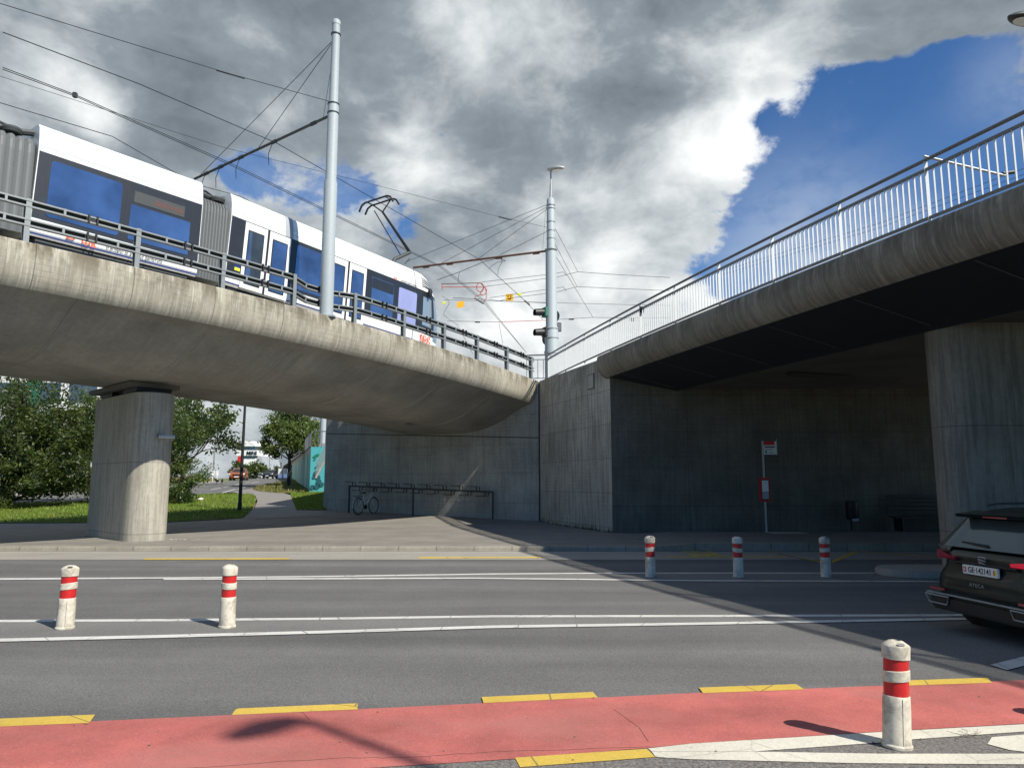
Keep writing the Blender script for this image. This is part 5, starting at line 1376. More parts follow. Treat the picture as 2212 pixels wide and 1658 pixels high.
# tubular stay seen through the railing at the far right
st = thing('slanting_stay_tube', 'slanting galvanised tube with a wire behind the bridge railing at the far right', 'stay tube', yat(2005, 345, 20))
MB().tube([yat(1995, 338, 20), yat(2170, 380, 20)], .038, 8).build('tube', 'galv', st)
MB().tube([yat(2165, 375, 20), yat(2190, 372, 20)], .055, 8).build('insulator', 'black', st)
for k in range(2):
    wire('contact_wire', ('lower' if k else 'upper') + ' of two thin overhead wires seen through the road bridge railing', [yat(1560, 585 + k*8, 30), yat(1900, 482 + k*10, 26), yat(2300, 330 + k*14, 20)], .008)
sg = yat(1366, 690, 26); t = thing('small_sign', 'tiny dark sign plate fixed behind the road bridge railing', 'sign', sg)
MB().box(sg + Vector((-.10, 0, -.07)), sg + Vector((.10, .02, .07))).build('plate', 'dkgrey', t)
qb = yat(1386, 668, ER.at(ER.s_at_px(1386, .12), .12).y); t = thing('railing_clamp', 'small dark box clamped under the handrail of the road bridge', 'box', qb)
MB().box(qb + Vector((-.07, -.05, -.10)), qb + Vector((.07, .05, .08))).build('housing', 'black', t, bevel=.01)
# ---- lamp behind the camera whose shadow falls on the red lane
zl = 12.0; k = 1/math.tan(SUN_EL)
h0 = at_z(480, 1597, 0); h1 = at_z(650, 1553, 0); sh = Vector((SUNH.x, SUNH.y, 0)) * (zl * k)
c0_ = h1 + sh + Vector((0,0,zl)); c1_ = h0 + sh + Vector((0,0,zl))
ps_ = at_z(905, 1658, 0) ; d3 = (ps_ - h1); d3.z = 0
ol = thing('street_lamp', 'street lamp behind the viewer that throws the blurred shadow on the red cycle lane', 'street lamp', c0_ - Vector((0,0,zl)))
lamphead('', '', c0_, (c1_ - c0_), (c1_ - c0_).length, .34, .16, parent=ol)
MB().tube([c0_ - Vector((0,0,zl)), c0_ - Vector((0,0,.05))], [.09, .05], 12).build('mast', 'galv', ol)
# ---- third pole standing on the embankment beyond
t = thing('catenary_pole', 'slim pale pole standing above the painted wall beyond the viaduct', 'pole', yat(697, 958, 56))
MB().lathe([(.26, 0), (.22, 8)], 16, yat(697, 957, 56)).build('shaft', 'pole', t)
# ================================================================ BOLLARDS
BH = .77
def bollard(label):
    t = thing('bollard', label, 'bollard', (0, 0, 0), group='red and white plastic bollards')
    sy = .9
    MB().lathe([(.112, 0), (.112, .018), (.102, .03), (.100, .30), (.098, .37), (.094, .375)], 28, sy=sy).build('base_sleeve', 'bollard', t)
    def sl(z0, z1, r, mat, nm, ww=0.0):
        mb = MB(); n = 28; rows = []
        for k in range(n + 1):
            a = 2*PI*k/n; w_ = ww*math.cos(a + .6)
            rows.append([(rr*math.cos(a), sy*rr*math.sin(a), z + w_) for rr, z in ((r - .012, z0), (r, z0 + .006), (r, z1 - .006), (r - .012, z1))])
        mb.grid(rows, smooth=True, flip=False); return mb.build(nm, mat, t, fix=True)
    sl(.365, .485, .090, 'bred', 'red_band', .008); sl(.475, .56, .099, 'bollard', 'white_band', .010); sl(.55, .655, .090, 'bred', 'red_band', .008)
    cp_ = MB().lathe([(.086, .64), (.101, .645), (.103, .735), (.100, .742), (.055, .772), (.034, .776), (.032, .765)], 28, sy=sy).build('cap', 'bollard', t)
    MB().lathe([(.030, .766), (.028, .7665)], 20, sy=.8).build('cap_hole', 'black', cp_)
    MB().add(MB().lathe([(.03, 0), (.03, .004)], 16, sy=.38), Matrix.Translation((.0, -.078, .757)) @ Matrix.Rotation(R(55), 4, 'X')).build('cap_slot', 'black', cp_)
    MB().bar((.0, -.101*sy, .03), (.0, -.099*sy, .36), .004, .003).build('moulding_seam', 'dkgrey', t)
    return t
spots = [((1937, 1612), (0, .055), .925, 0, 'nearest red and white bollard, beside the cream line in the right foreground'),
         ((140, 1357), (.0, .01), 1.0, .5, 'leftmost bollard on the strip between two white lines'),
         ((490, 1354), (.0, .0), 1.0, 2.9, 'second bollard from the left, on the strip between two white lines, slot facing front'),
         ((1405, 1245), (0, .0), 1.0, .3, 'far bollard on the shadow edge, its cap catching the sun'),
         ((1595, 1245), (0, 0), .98, 3.0, 'middle of the three far bollards, in front of the bus stop pole'),
         ((1784, 1245), (0, 0), .98, .2, 'far bollard in front of the yellow zigzag, nearest the traffic island'),
         ((2500, 1585), (0, 0), 1.0, .2, 'bollard just outside the right edge whose shadow reaches the red lane')]
b0 = bollard(spots[0][4])
for i, (p, tl_, s, rz, lab) in enumerate(spots):
    o = b0 if i == 0 else copytree(b0)
    o['label'] = lab; q = at_z(*p, 0); place(o, (q.x, q.y, .004), rz, tl_, s)
# twig and leaf litter near the closest bollard
tw = MB(); q0 = at_z(2085, 1592, 0)
for k in range(9):
    a = rnd.uniform(0, 2*PI); l = rnd.uniform(.04, .22)
    p = q0 + Vector((rnd.uniform(-.03, .03), rnd.uniform(-.03, .03), .015)); m_ = p + Vector((math.cos(a)*l*.5, math.sin(a)*l*.5, .02*rnd.random())); tw.tube([p, m_, p + Vector((math.cos(a+.4)*l, math.sin(a+.4)*l, rnd.uniform(-.008, .02)))], .0018, 4)
tag(tw.build('dry_weed', 'barkl'), 'dry twiggy weed lying on the cream line in the right foreground', 'weed', kind='stuff')
# ================================================================ CARS
def car(name, label, paintmat, group=None, rear=True, lit=True):
    t = thing(name, label, 'car', (0, 0, 0), group=group)
    RING = [  # z, x_rear, x_front, half width, superellipse power
        (.24, .30, 4.10, .80, 5), (.34, .07, 4.28, .87, 6), (.46, .005, 4.34, .915, 7), (.58, .0, 4.35, .92, 7), (.70, .03, 4.34, .915, 7), (.82, .085, 4.30, .905, 6),
        (.94, .10, 4.20, .895, 6), (1.00, .115, 3.95, .885, 5.5), (1.05, .16, 3.30, .865, 5.5), (1.07, .18, 3.05, .855, 5.5)]
    GR = [(1.07, .17, 3.06, .850, 5), (1.20, .27, 2.82, .80, 5), (1.34, .38, 2.52, .745, 5), (1.47, .52, 2.22, .685, 5)]
    RF = [(1.468, .44, 2.24, .695, 5), (1.50, .50, 2.15, .68, 5), (1.545, .62, 1.95, .63, 4.5), (1.575, .85, 1.65, .52, 4), (1.58, 1.1, 1.4, .2, 3)]
    def rings(RR, mat, nm, capb=True):
        mb = MB(); n = 56; idx = []
        for z, xr, xf, hw_, p in RR:
            row = []; cx = (xr + xf)/2; hx = (xf - xr)/2
            for k in range(n):
                a = 2*PI*k/n; c_, s_ = math.cos(a), math.sin(a); e = 2/p
                row.append(mb.vert((cx + hx*math.copysign(abs(c_)**e, c_), hw_*math.copysign(abs(s_)**e, s_), z)))
            idx.append(row)
        for A_, B_ in zip(idx, idx[1:]):
            for k in range(n): mb.face((A_[k], A_[(k+1)%n], B_[(k+1)%n], B_[k]), None, True)
        mb.face(idx[0][::-1]); mb.face(idx[-1]); return mb.build(nm, mat, t, world=False)
    bo = rings(RING, paintmat, 'body'); rings(GR, 'dkglass', 'cabin_glass'); rf = rings(RF, paintmat, 'roof')
    nb = lambda mb, nm, mat, par=None, **k: mb.build(nm, mat, par or t, world=False, **k)
    # lower black cladding and bumper trim
    mb = MB(); mb.box((-.012, -.80, .25), (.3, .80, .44)); nb(mb, 'rear_diffuser', 'black', bevel=.03)
    mb = MB(); mb.box((-.03, -.84, .452), (.02, .84, .468)); nb(mb, 'bumper_trim', 'galv')
    for s in (-1, 1):
        mb = MB(); pts = [(-.03, s*.50, .33), (-.03, s*.80, .33), (-.03, s*.86, .43), (-.03, s*.46, .43)]
        mb.tube([Vector(p) for p in pts], .010, 6, closed=True); nb(mb, 'exhaust_trim', 'galv')
        mb = MB(); mb.box((-.02, min(s*.47, s*.78), .335), (.0, max(s*.47, s*.78), .425)); nb(mb, 'exhaust_recess', 'black')
        # pillar
        mb = MB(); rows = []
        for f in np.linspace(0, 1, 5):
            z = 1.05 + .43*f; xr = .17 + .36*f; hw_ = .862 - .172*f
            rows.append([(xr - .025, s*(hw_ - .17), z), (xr + .0, s*(hw_ - .03), z), (xr + .10, s*(hw_ + .010), z), (xr + .42 - .15*f, s*(hw_ + .010), z)])
        mb.grid(rows, smooth=True); nb(mb, 'rear_pillar', paintmat)
        for x in (1.15, 2.05): nb(MB().bar((x + .02, s*.86, 1.06), (x + .12, s*.70, 1.47), .07, .015, up=(0, 1, 0)), 'door_pillar', 'black')
        nb(MB().bar((3.08, s*.84, 1.07), (2.26, s*.68, 1.475), .06, .05, up=(0, 1, 0)), 'windscreen_pillar', paintmat)
        # tail lamp: wedge wrapping the corner
        mb = MB(); mb.hexa([(.06, s*.42, .915), (.14, s*.42, .915), (.34, s*.885, .90), (.15, s*.82, .90), (.05, s*.42, .955), (.14, s*.42, .955), (.34, s*.89, 1.015), (.15, s*.83, 1.01)])
        nb(mb, 'tail_lamp', 'tail_on' if (lit and s < 0) else 'tail_off', fix=True)
        mb = MB(); mb.box((-.01, min(s*.55, s*.8), .50), (.03, max(s*.55, s*.8), .53)); nb(mb, 'reflector', 'tail_off')
        nb(MB().tube([(.75, s*.60, 1.60), (.9, s*.60, 1.625), (1.9, s*.60, 1.635), (2.1, s*.60, 1.60)], .016, 6), 'roof_rail', 'dkgrey')
        mb = MB(); mb.hexa([(4.12, s*.50, .72), (4.30, s*.50, .72), (4.10, s*.90, .78), (3.9, s*.90, .78), (4.12, s*.50, .82), (4.27, s*.50, .82), (4.0, s*.905, .90), (3.8, s*.90, .90)]); nb(mb, 'headlight', 'swhite', fix=True)
        mm_ = nb(MB().lathe([(.01, -.08), (.09, -.06), (.11, 0), (.09, .07), (.01, .09)], 12, (2.75, s*1.0, 1.08)), 'side_mirror', paintmat)
        for x in (.86, 3.50):
            ro = Matrix.Translation((x, s*.80, .345)) @ Matrix.Rotation(R(90), 4, 'X')
            nb(MB().add(MB().lathe([(.35, -.12), (.405, -.125), (.415, -.06), (.415, .125), (.36, .128)], 30), Matrix.Translation((x, s*.80, .35)) @ Matrix.Rotation(R(90), 4, 'X')), 'wheel_arch', 'black')
            wv = nb(MB().add(MB().lathe([(.20, -.13), (.32, -.132), (.345, -.10), (.345, .10), (.32, .132), (.20, .13)], 32), ro), 'wheel', 'black')
            nb(MB().add(MB().lathe([(.21, -.135), (.05, -.138), (.05, .138), (.21, .135)], 20), ro), 'rim', 'galv_dark', wv)
    # rear window glass
    mb = MB(); rows = []
    for f in np.linspace(0, 1, 6):
        z = 1.075 + .36*f; xr = .165 + .30*f; hw_ = .70 - .10*f
        rows.append([(xr - .035 + .05*(y/.8)**4, y*hw_/.7, z) for y in np.linspace(-.7, .7, 9)])
    mb.grid(rows, smooth=True); nb(mb, 'rear_window', 'rearglass')
    mb = MB(); mb.hexa([(.30, -.64, 1.455), (.62, -.66, 1.47), (.62, .66, 1.47), (.30, .64, 1.455), (.28, -.64, 1.495), (.62, -.66, 1.535), (.62, .66, 1.535), (.28, .64, 1.495)]); nb(mb, 'spoiler', paintmat, bevel=.015)
    nb(MB().box((.285, -.18, 1.462), (.30, .18, 1.478)), 'high_brake_lamp', 'tail_off')
    nb(MB().bar((.15, -.03, 1.12), (.19, .42, 1.135), .02, .03), 'wiper', 'black')
    nb(MB().box((.05, -.5, .885), (.13, .5, .905)), 'tailgate_strip', 'black')
    # grille and front
    nb(MB().box((4.28, -.5, .55), (4.365, .5, .80)), 'grille', 'black', bevel=.03)
    nb(MB().box((4.30, -.26, .42), (4.372, .26, .53)), 'number_plate', 'swhite')
    # fin
    nb(MB().hexa([(.75, -.02, 1.555), (1.0, -.02, 1.57), (1.0, .02, 1.57), (.75, .02, 1.555), (.80, -.01, 1.63), (.88, -.01, 1.63), (.88, .01, 1.63), (.80, .01, 1.63)]), 'aerial_fin', 'black')
    return t
M['tail_on'] = emis('tail_lamp_lit', (1.0, .03, .08), .25, (.3, .01, .02)); M['tail_off'] = paint('tail_lamp_red', (.28, .01, .03), .2, coat=.5)
M['car_green'] = paint('black_green_car_paint', (.002, .008, .007), .3, .0, .0, coat=.2, spec=.35)
M['car_orange'] = paint('orange_car_paint', (.36, .09, .02), .35, .2, coat=.6)
M['car_dark'] = paint('dark_car_paint', (.03, .035, .045), .3, .3, coat=.6); M['car_silver'] = paint('silver_car_paint', (.30, .33, .35), .35, .4, coat=.5)
M['rearglass'] = glassy('rear_window_glass', (.10, .13, .14), .12, .5)
suv = car('parked_car', 'dark green black estate car driving out of the picture at the right edge', 'car_green'); suv.name = 'moving_car'; MATW[suv.name] = Matrix()
# plate with its writing
def cm(x, y, z): return Matrix(((0, 0, -1, x), (-1, 0, 0, y), (0, 1, 0, z), (0, 0, 0, 1)))
pl_ = MB().box((.028, -.26, .765), (.06, .26, .875)).build('number_plate', 'swhite', suv, world=False)
mt0 = cm(.026, 0, .82)
def ctext(b, s, mat, nm, par, x, y, z, **k):
    o = textmesh(b, s, mat, nm, None, cm(x, y, z), .001, **k); o.parent = par; return o
ctext('GE\u00b7142141', .098, 'black', 'plate_number', pl_, .026, .0, .818, sx=.80, bold=.001)
MB().box((.024, .205, .79), (.028, .245, .85)).build('swiss_shield', 'sred', pl_, world=False)
MB().box((.0225, .220, .80), (.024, .230, .84)).build('shield_cross', 'swhite', pl_, world=False)
MB().box((.0225, .21, .815), (.024, .24, .825)).build('shield_cross', 'swhite', pl_, world=False)
MB().box((.024, -.245, .79), (.028, -.225, .85)).build('canton_shield', 'limesign', pl_, world=False)
MB().box((.024, -.225, .79), (.028, -.205, .85)).build('canton_shield', 'sred', pl_, world=False)
ctext('ATECA', .06, 'galv', 'tailgate_lettering', suv, -.012, .02, .64, sx=1.2)
# slanted chrome emblem
em = MB()
for pts in ([(.05, .985), (-.05, .985), (-.05, .965)], [(.055, .957), (-.055, .94)], [(.05, .915), (-.05, .905), (.05, .935)]):
    P3 = [Vector((.07, y, z)) for y, z in pts]
    em.tube(P3, .0085, 5)
em.build('emblem', 'galv', suv, world=False)
mpx = at_y(2108, 1222, 8.75)
hd = R(9)
sc_ = 1.0
place(suv, (mpx.x + .04, 8.80, .0), hd, s=sc_); suv.scale.z = .955
# the far cars on the rising road
fc = thing
def farcar(mat, label, px, py, ang, s=1.0):
    o = copytree(suv); MATW[o.name] = Matrix()
    for ch in list(o.children):
        if ch.name.split('.')[0] in ('tailgate_lettering', 'emblem', 'tail_lamp', 'wiper') or (ch.name.split('.')[0] == 'number_plate' and len(ch.children)):
            for g_ in list(ch.children): bpy.data.objects.remove(g_)
            bpy.data.objects.remove(ch); continue
        if ch.name.split('.')[0] in ('body', 'roof', 'rear_pillar', 'windscreen_pillar', 'side_mirror', 'spoiler'):
            ch.data = ch.data.copy(); ch.data.materials[0] = M[mat]
    q = at_g(px, py); o.name = 'oncoming_car'; o['label'] = label; o['group'] = 'cars coming down the cross road'; place(o, (q.x, q.y, gz(q.y)), ang, s=s); return o
# heading towards the viewer: local +x points to -y
o1 = farcar('car_orange', 'orange car with dark side coming down the cross road behind the lamp post', 497, 1037.6, R(-90 + 12)); o1.location = o1.location + Vector((-.3, 4.6, 0))
o2 = farcar('car_silver', 'low grey car sinking behind the crest of the cross road', 568, 1032.6, R(-82)); o2.location.z -= .55
o3 = farcar('car_dark', 'dark car highest on the crest of the cross road, right of the grey one', 590, 1033, R(-86))
# ================================================================ BUS STOP
bs = at_g(1655, 1149.5, .20); bs = Vector((at_y(1655, 1149.5, C0.y - .9).x, C0.y - .9, .21))
bt = thing('bus_stop_pole', 'slim bus stop pole with white flag and red timetable case in the tunnel shade', 'bus stop', bs)
ztp = at_y(1645, 952, bs.y).z
MB().tube([bs, (bs.x, bs.y, ztp)], .035, 10).build('pole', 'galv', bt)
zf0 = at_y(1658, 981, bs.y).z; zf1 = at_y(1658, 953, bs.y).z; xf1 = at_y(1671, 967, bs.y).x
x0f = bs.x + .03; x1f = x0f + .42
fl = MB().box((x0f, bs.y - .02, zf0), (x1f, bs.y + .02, zf1)).build('flag', 'swhite', bt)
MB().box((x0f, bs.y - .026, zf1 - (zf1-zf0)*.28), (x1f - .07, bs.y - .021, zf1)).build('red_header', 'sred', fl)
for k, (a_, b_, h_) in enumerate(((.03, .36, .045), (.03, .30, .02), (.16, .32, .02))):
    z = zf1 - (zf1-zf0)*(.42, .62, .86)[k]; MB().box((x0f + a_, bs.y - .025, z - h_/2), (x0f + b_, bs.y - .021, z + h_/2)).build('flag_lettering', 'dkgrey', fl)
MB().box((x0f + .04, bs.y - .025, zf0 + .04), (x0f + .10, bs.y - .021, zf0 + .12)).build('green_mark', 'bgreen', fl)
MB().box((x1f - .0, bs.y - .03, zf0 - .02), (x1f + .02, bs.y + .03, zf1 + .08)).build('flag_edge', 'galv', bt)
zc0 = at_y(1655, 1083, bs.y).z; zc1 = at_y(1655, 1031, bs.y).z
cs = MB().box((bs.x - .17, bs.y - .07, zc0), (bs.x + .17, bs.y + .06, zc1)).build('timetable_case', 'sred', bt, bevel=.03)
MB().box((bs.x - .125, bs.y - .078, zc0 + .06), (bs.x + .125, bs.y - .071, zc1 - .06)).build('case_seal', 'black', cs)
MB().box((bs.x - .105, bs.y - .084, zc0 + .32), (bs.x + .105, bs.y - .079, zc1 - .09)).build('timetable_sheet', 'swhite', cs)
MB().box((bs.x - .105, bs.y - .084, zc0 + .09), (bs.x + .105, bs.y - .079, zc0 + .31)).build('timetable_sheet', 'bgrey', cs)
# bin and bench in the dark
bn = Vector((at_y(1840, 1100, C0.y - .35).x, C0.y - .35, .21)); t = thing('litter_bin', 'black litter bin against the dark tunnel wall', 'bin', bn)
MB().lathe([(.16, .35), (.19, .40), (.20, .95), (.17, .97)], 20, bn).build('bucket', 'black', t); MB().bar(bn + Vector((0, .12, 0)), bn + Vector((0, .12, .6)), .06, .04).build('stand', 'black', t)
MB().box(bn + Vector((-.10, -.22, .33)), bn + Vector((.10, -.17, .40))).build('lid_flap', 'bgrey', t)
be = Vector((at_y(1925, 1100, C0.y - .5).x, C0.y - .5, .21)); t = thing('bench', 'dark slatted bench against the tunnel wall behind the bridge pier', 'bench', be)
for k in range(4): MB().box(be + Vector((0, -.25 + .13*k, .43)), be + Vector((2.6, -.15 + .13*k, .47))).build('seat_slat', 'black', t)
for k in range(5): MB().box(be + Vector((0, .26, .55 + .13*k)), be + Vector((2.6, .29, .64 + .13*k))).build('back_slat', 'black', t)
for x in (.2, 2.3): MB().box(be + Vector((x, -.25, 0)), be + Vector((x + .08, .3, .43))).build('leg', 'black', t)
# ================================================================ BICYCLE RACK
R0 = at_g(753, 1106.6); R1 = at_g(1064, 1120.6)
# keep it in front of the wall
dW = (C1 - C2); dW.z = 0; dW.normalize(); nW = Vector((dW.y, -dW.x, 0))
def infront(p, d):
    q = Vector((p.x, p.y, 0)) - Vector((C2.x, C2.y, 0)); k = q.dot(nW); return k
print('rack dist to wall', infront(R0, 0), infront(R1, 0))
rk = thing('bicycle_rack', 'long black bicycle rack with upper and lower hooks in front of the abutment wall', 'bicycle rack', R0)
zr0 = at_y(753, 1049, R0.y).z; zr1 = at_y(1064, 1062, R1.y).z
T0 = Vector((R0.x, R0.y, zr0)); T1 = Vector((R1.x, R1.y, zr1))
Rm = at_g(903, 1112.5); 
MB().bar(T0, T1, .07, .07).build('top_beam', 'black', rk)
for f in (0, .475, 1): q = T0.lerp(T1, f); MB().bar((q.x, q.y, gz(q.y)), q, .075, .075).build('post', 'black', rk)
dR = (T1 - T0).normalized(); 
def hook(f, up):
    q = T0.lerp(T1, f); s = 1 if up else -1; b = q + Vector((0,0,s*.20)); mb = MB()
    mb.bar(q + dR*.05, b + dR*.02, .035, .035); mb.bar(b + dR*.08, b - dR*.45, .05, .03); mb.bar(q + dR*.22, b + dR*.18, .03, .03)
    return mb.build('hook', 'black', rk)
for k in range(9): hook(.02 + k*.109, True); hook(.075 + k*.109, False)
cb = MB(); 
for f, dr_, w_ in ((.10, .8, .15), (.22, .9, .2), (.62, 1.0, .08), (.69, .9, .05), (.80, .8, .25), (.90, .95, .2), (.95, 1.0, .1)):
    q = T0.lerp(T1, f); pts = [q + dR*w_*math.cos(a) + Vector((0, 0, -dr_*.5*(1 - math.cos(a*2))*.5 - dr_*.25*math.sin(a))) for a in np.linspace(0, PI, 14)]
    MB().tube(pts, .010, 5).build('cable_lock', 'galv_dark', rk)
# ---------------- bicycle
bq = at_g(789, 1108.5)
bk = thing('bicycle', 'grey city bicycle with rear rack leaning at the left end of the bicycle rack', 'bicycle', bq)
hb = (at_g(806, 1108.0) - at_g(776, 1111.4)); hb.z = 0; hb = Vector((.42, .90, 0)).normalized()
mB = Matrix.Translation((at_g(790, 1109.5)) + Vector((0, 0, 0))) @ Matrix.Rotation(math.atan2(hb.y, hb.x), 4, 'Z') @ Matrix.Diagonal((1.12, 1.12, 1.12, 1))
def bt_(pts, r, nm, mat, par=bk): 
    m_ = MB().tube([mB @ Vector(p) for p in pts], r, 7); return m_.build(nm, mat, par)
M['bike'] = paint('silver_bike_frame', (.62, .64, .62), .4)
for x in (-.53, .53):
    wh = MB().tube([mB @ Vector((x + .34*math.cos(a), 0, .345 + .34*math.sin(a))) for a in np.linspace(0, 2*PI, 33)[:-1]], .022, 6, closed=True).build('wheel', 'black', bk)
    MB().tube([mB @ Vector((x + .31*math.cos(a), 0, .345 + .31*math.sin(a))) for a in np.linspace(0, 2*PI, 33)[:-1]], .010, 5, closed=True).build('rim', 'galv', wh)
    mb = MB()
    for k in range(12): a = 2*PI*k/12; mb.tube([mB @ Vector((x, 0, .345)), mB @ Vector((x + .31*math.cos(a), 0, .345 + .31*math.sin(a)))], .003, 4)
    mb.build('spokes', 'galv', wh)
    bt_([(x + .375*math.cos(a), 0, .345 + .375*math.sin(a)) for a in np.linspace(R(20 if x < 0 else 40), R(190 if x < 0 else 160), 12)], .018, 'mudguard', 'bike')
for p in ([(-.53, 0, .345), (-.08, 0, .30)], [(-.08, 0, .30), (-.20, 0, .80)], [(-.08, 0, .30), (.36, 0, .78)], [(-.14, 0, .55), (.37, 0, .86)], [(-.53, 0, .345), (-.17, 0, .68)]): bt_(p, .020, 'frame_tube', 'bike')
bt_([(.53, 0, .345), (.40, 0, .70), (.34, 0, .98)], .020, 'fork', 'bike')
bt_([(.30, -.30, 1.02), (.40, -.12, 1.06), (.35, 0, 1.02), (.40, .12, 1.06), (.30, .30, 1.02)], .016, 'handlebar', 'black')
MB().add(MB().box((-.34, -.08, .86), (-.08, .08, .91)), mB).build('saddle', 'black', bk, bevel=.02); bt_([(-.20, 0, .78), (-.21, 0, .87)], .016, 'seat_post', 'galv')
MB().add(MB().box((-.80, -.07, .735), (-.32, .07, .755)), mB).build('luggage_rack', 'black', bk); bt_([(-.53, 0, .345), (-.66, 0, .74)], .010, 'rack_stay', 'black')
MB().add(MB().lathe([(.09, -.02), (.10, 0), (.09, .02)], 16), mB @ Matrix.Translation((-.08, -.03, .30)) @ Matrix.Rotation(R(90), 4, 'X')).build('chainring', 'black', bk)
for s in (-1, 1): bt_([(-.08, s*.08, .30), (-.08 + s*.12, s*.08, .30 - s*.10)], .012, 'crank', 'black')
bt_([(-.15, .06, .30), (-.02, .18, .01)], .010, 'kickstand', 'black')
# ================================================================ TREES, FAR BUILDINGS, HILLS
def limb(mb, p, d, L, r, depth, tips, R_, spread=.5, up=.15, mids=None):
    pts = [p]; rs = [r]; n = 5; q = p.copy(); dd = d.normalized()
    for i in range(n):
        dd = (dd + Vector((R_.gauss(0, .13), R_.gauss(0, .13), R_.gauss(0, .10) + up*.15))).normalized(); q = q + dd*(L/n); pts.append(q.copy()); rs.append(r*(1 - .55*(i+1)/n))
        if depth <= 1 and mids is not None and i >= 1: tips.append((q.copy(), L*.22))
    mb.tube(pts, rs, 6 if r < .06 else 9)
    if depth == 0: tips.append((q, L*.35)); return
    k = R_.choice((3, 4))
    for j in range(k):
        f = .45 + .55*(j+1)/k; i = min(n, int(f*n)); b = pts[i]
        a = R_.uniform(0, 2*PI); side = dd.cross(Vector((0,0,1)))
        if side.length < .1: side = Vector((1,0,0))
        side.normalize(); side = Matrix.Rotation(a, 3, dd) @ side
        nd = (dd*(1 - spread*.4) + side*spread*R_.uniform(.7, 1.3) + Vector((0,0,up))).normalized()
        limb(mb, b, nd, L*R_.uniform(.55, .75), rs[i]*.7, depth-1, tips, R_, spread, up, mids)
def tree(name, label, base, limbs, leaf, nleaf, lsize, barkm, seed, clump=.55, spread=.55, up=.15, fill=None, depth=3, trunk=None, group=None, drop=.0, maxr=99.0):
    R_ = random.Random(seed); t = thing(name, label, 'tree', base, group=group)
    tips = []; tr = MB()
    if trunk: tr.tube([base + Vector((0,0,-.2)), base + Vector((.05,0,trunk[0]*.5)), base + Vector((0,.03,trunk[0]))], [trunk[1]*1.25, trunk[1], trunk[1]*.85], 10)
    b2 = MB()
    for (o, d, L, r) in limbs: limb(b2, base + Vector(o), Vector(d), L, r, depth, tips, R_, spread, up, True)
    b2.add(tr, Matrix()); b2.build('trunk', barkm, t)
    mb = MB(); cen = tips
    W_ = [R_.random() for _ in cen]
    # some clusters are full, some nearly bare, so the crown has gaps
    ch = [c for c, w_ in zip(cen, W_) if w_ > .18]
    for _ in range(nleaf):
        c, rr = R_.choice(ch); rr = rr*clump + .10
        p = c + Vector((R_.gauss(0, rr), R_.gauss(0, rr), R_.gauss(0, rr*.8) - drop*rr))
        if math.hypot(p.x - base.x, p.y - base.y) > maxr*R_.uniform(.85, 1.08): continue
        s = lsize*R_.uniform(.6, 1.35); n = Vector((R_.gauss(0, 1), R_.gauss(0, 1), R_.gauss(.6, 1))).normalized()
        a = n.cross(Vector((R_.gauss(0,1), R_.gauss(0,1), R_.gauss(0,1)))).normalized(); b = n.cross(a)
        i0 = len(mb.v)
        for v in (p - a*s, p - b*s*.42 - n*s*.1, p + a*s, p + b*s*.42 + n*s*.1): mb.v.append(v)
        mb.face((i0, i0+1, i0+2, i0+3))
    mb.build('crown', leaf, t); return t
G = 'trees behind the viaduct'
tb = at_g(20, 1094); tb2 = at_g(272, 1088)
L_ = lambda n, sp, el, L, r, rr, a0=0: [((0, 0, rr*.2), (math.cos(a0 + 2*PI*k/n)*sp, math.sin(a0 + 2*PI*k/n)*sp*.7, el), L, r) for k in range(n)]
tree('spreading_tree', 'dense dark tree with low drooping limbs at the left edge, behind the lawn', tb + Vector((-.6, 0, 0)), [((0,0,.3), (1, .1, .55), 3.4, .12), ((0,0,.4), (.8, -.1, 1.1), 3.2, .13), ((0,0,.3), (-.8, .2, .9), 3.0, .12), ((0,0,.5), (.2, .3, 1.6), 4.2, .15), ((0,0,.5), (-.4, .2, 1.6), 3.9, .13), ((0,0,.3), (1, -.1, .28), 2.8, .09), ((0,0,.3), (-.9, -.1, .3), 2.6, .09), ((0,0,.3), (.3, -.3, .8), 2.4, .09), ((0,0,.2), (.8, -.5, .12), 2.2, .06), ((0,0,.2), (-.3, -.6, .15), 1.8, .06), ((0,0,.2), (1, .2, .1), 2.4, .06)],
     'leaf', 58000, .10, 'bark', 11, .70, .62, .04, trunk=(.9, .2), group=G, drop=.9)
tree('spreading_tree', 'multi stemmed tree fanning out to the right of the viaduct pier', tb2, [((0,0,.2), (1, .1, .45), 2.5, .10), ((0,0,.2), (.9, 0, .9), 3.1, .12), ((0,0,.2), (.5, .1, 1.3), 3.6, .12), ((0,0,.2), (-.6, .1, 1.2), 3.2, .11), ((0,0,.2), (1, -.1, .22), 2.0, .07), ((0,0,.3), (1.3, -.1, .7), 1.9, .09), ((0,0,.2), (-.9, .1, .5), 2.6, .09)],
     'leaf2', 26000, .080, 'barkl', 5, .60, .5, .10, trunk=(.5, .16), group=G, drop=.3, maxr=4.9)
tb3 = at_g(622, 1052)
ht = at_y(620, 985, tb3.y).z - tb3.z
tree('young_street_tree', 'round crowned young tree with a slim dark trunk beside the path', tb3, [((0,0,ht*.92), (math.cos(a)*.75, math.sin(a)*.75, 1.1), 1.85, .06) for a in np.linspace(0, 2*PI, 8)[:-1]] + [((0,0,ht), (0, 0, 1), 2.6, .09), ((0,0,ht), (.3, 0, 1), 2.6, .07), ((0,0,ht*.9), (.9, .1, .45), 2.4, .06), ((0,0,ht*.9), (-.9, .1, .45), 2.3, .06)],
     'leaf3', 26000, .13, 'bark', 21, .78, .5, .06, trunk=(ht + .2, .15), group=None, maxr=2.7)
mb = MB(); mb.tube([tb3 + Vector((.18, -.1, 0)), tb3 + Vector((.05, -.05, 1.6))], .05, 6)
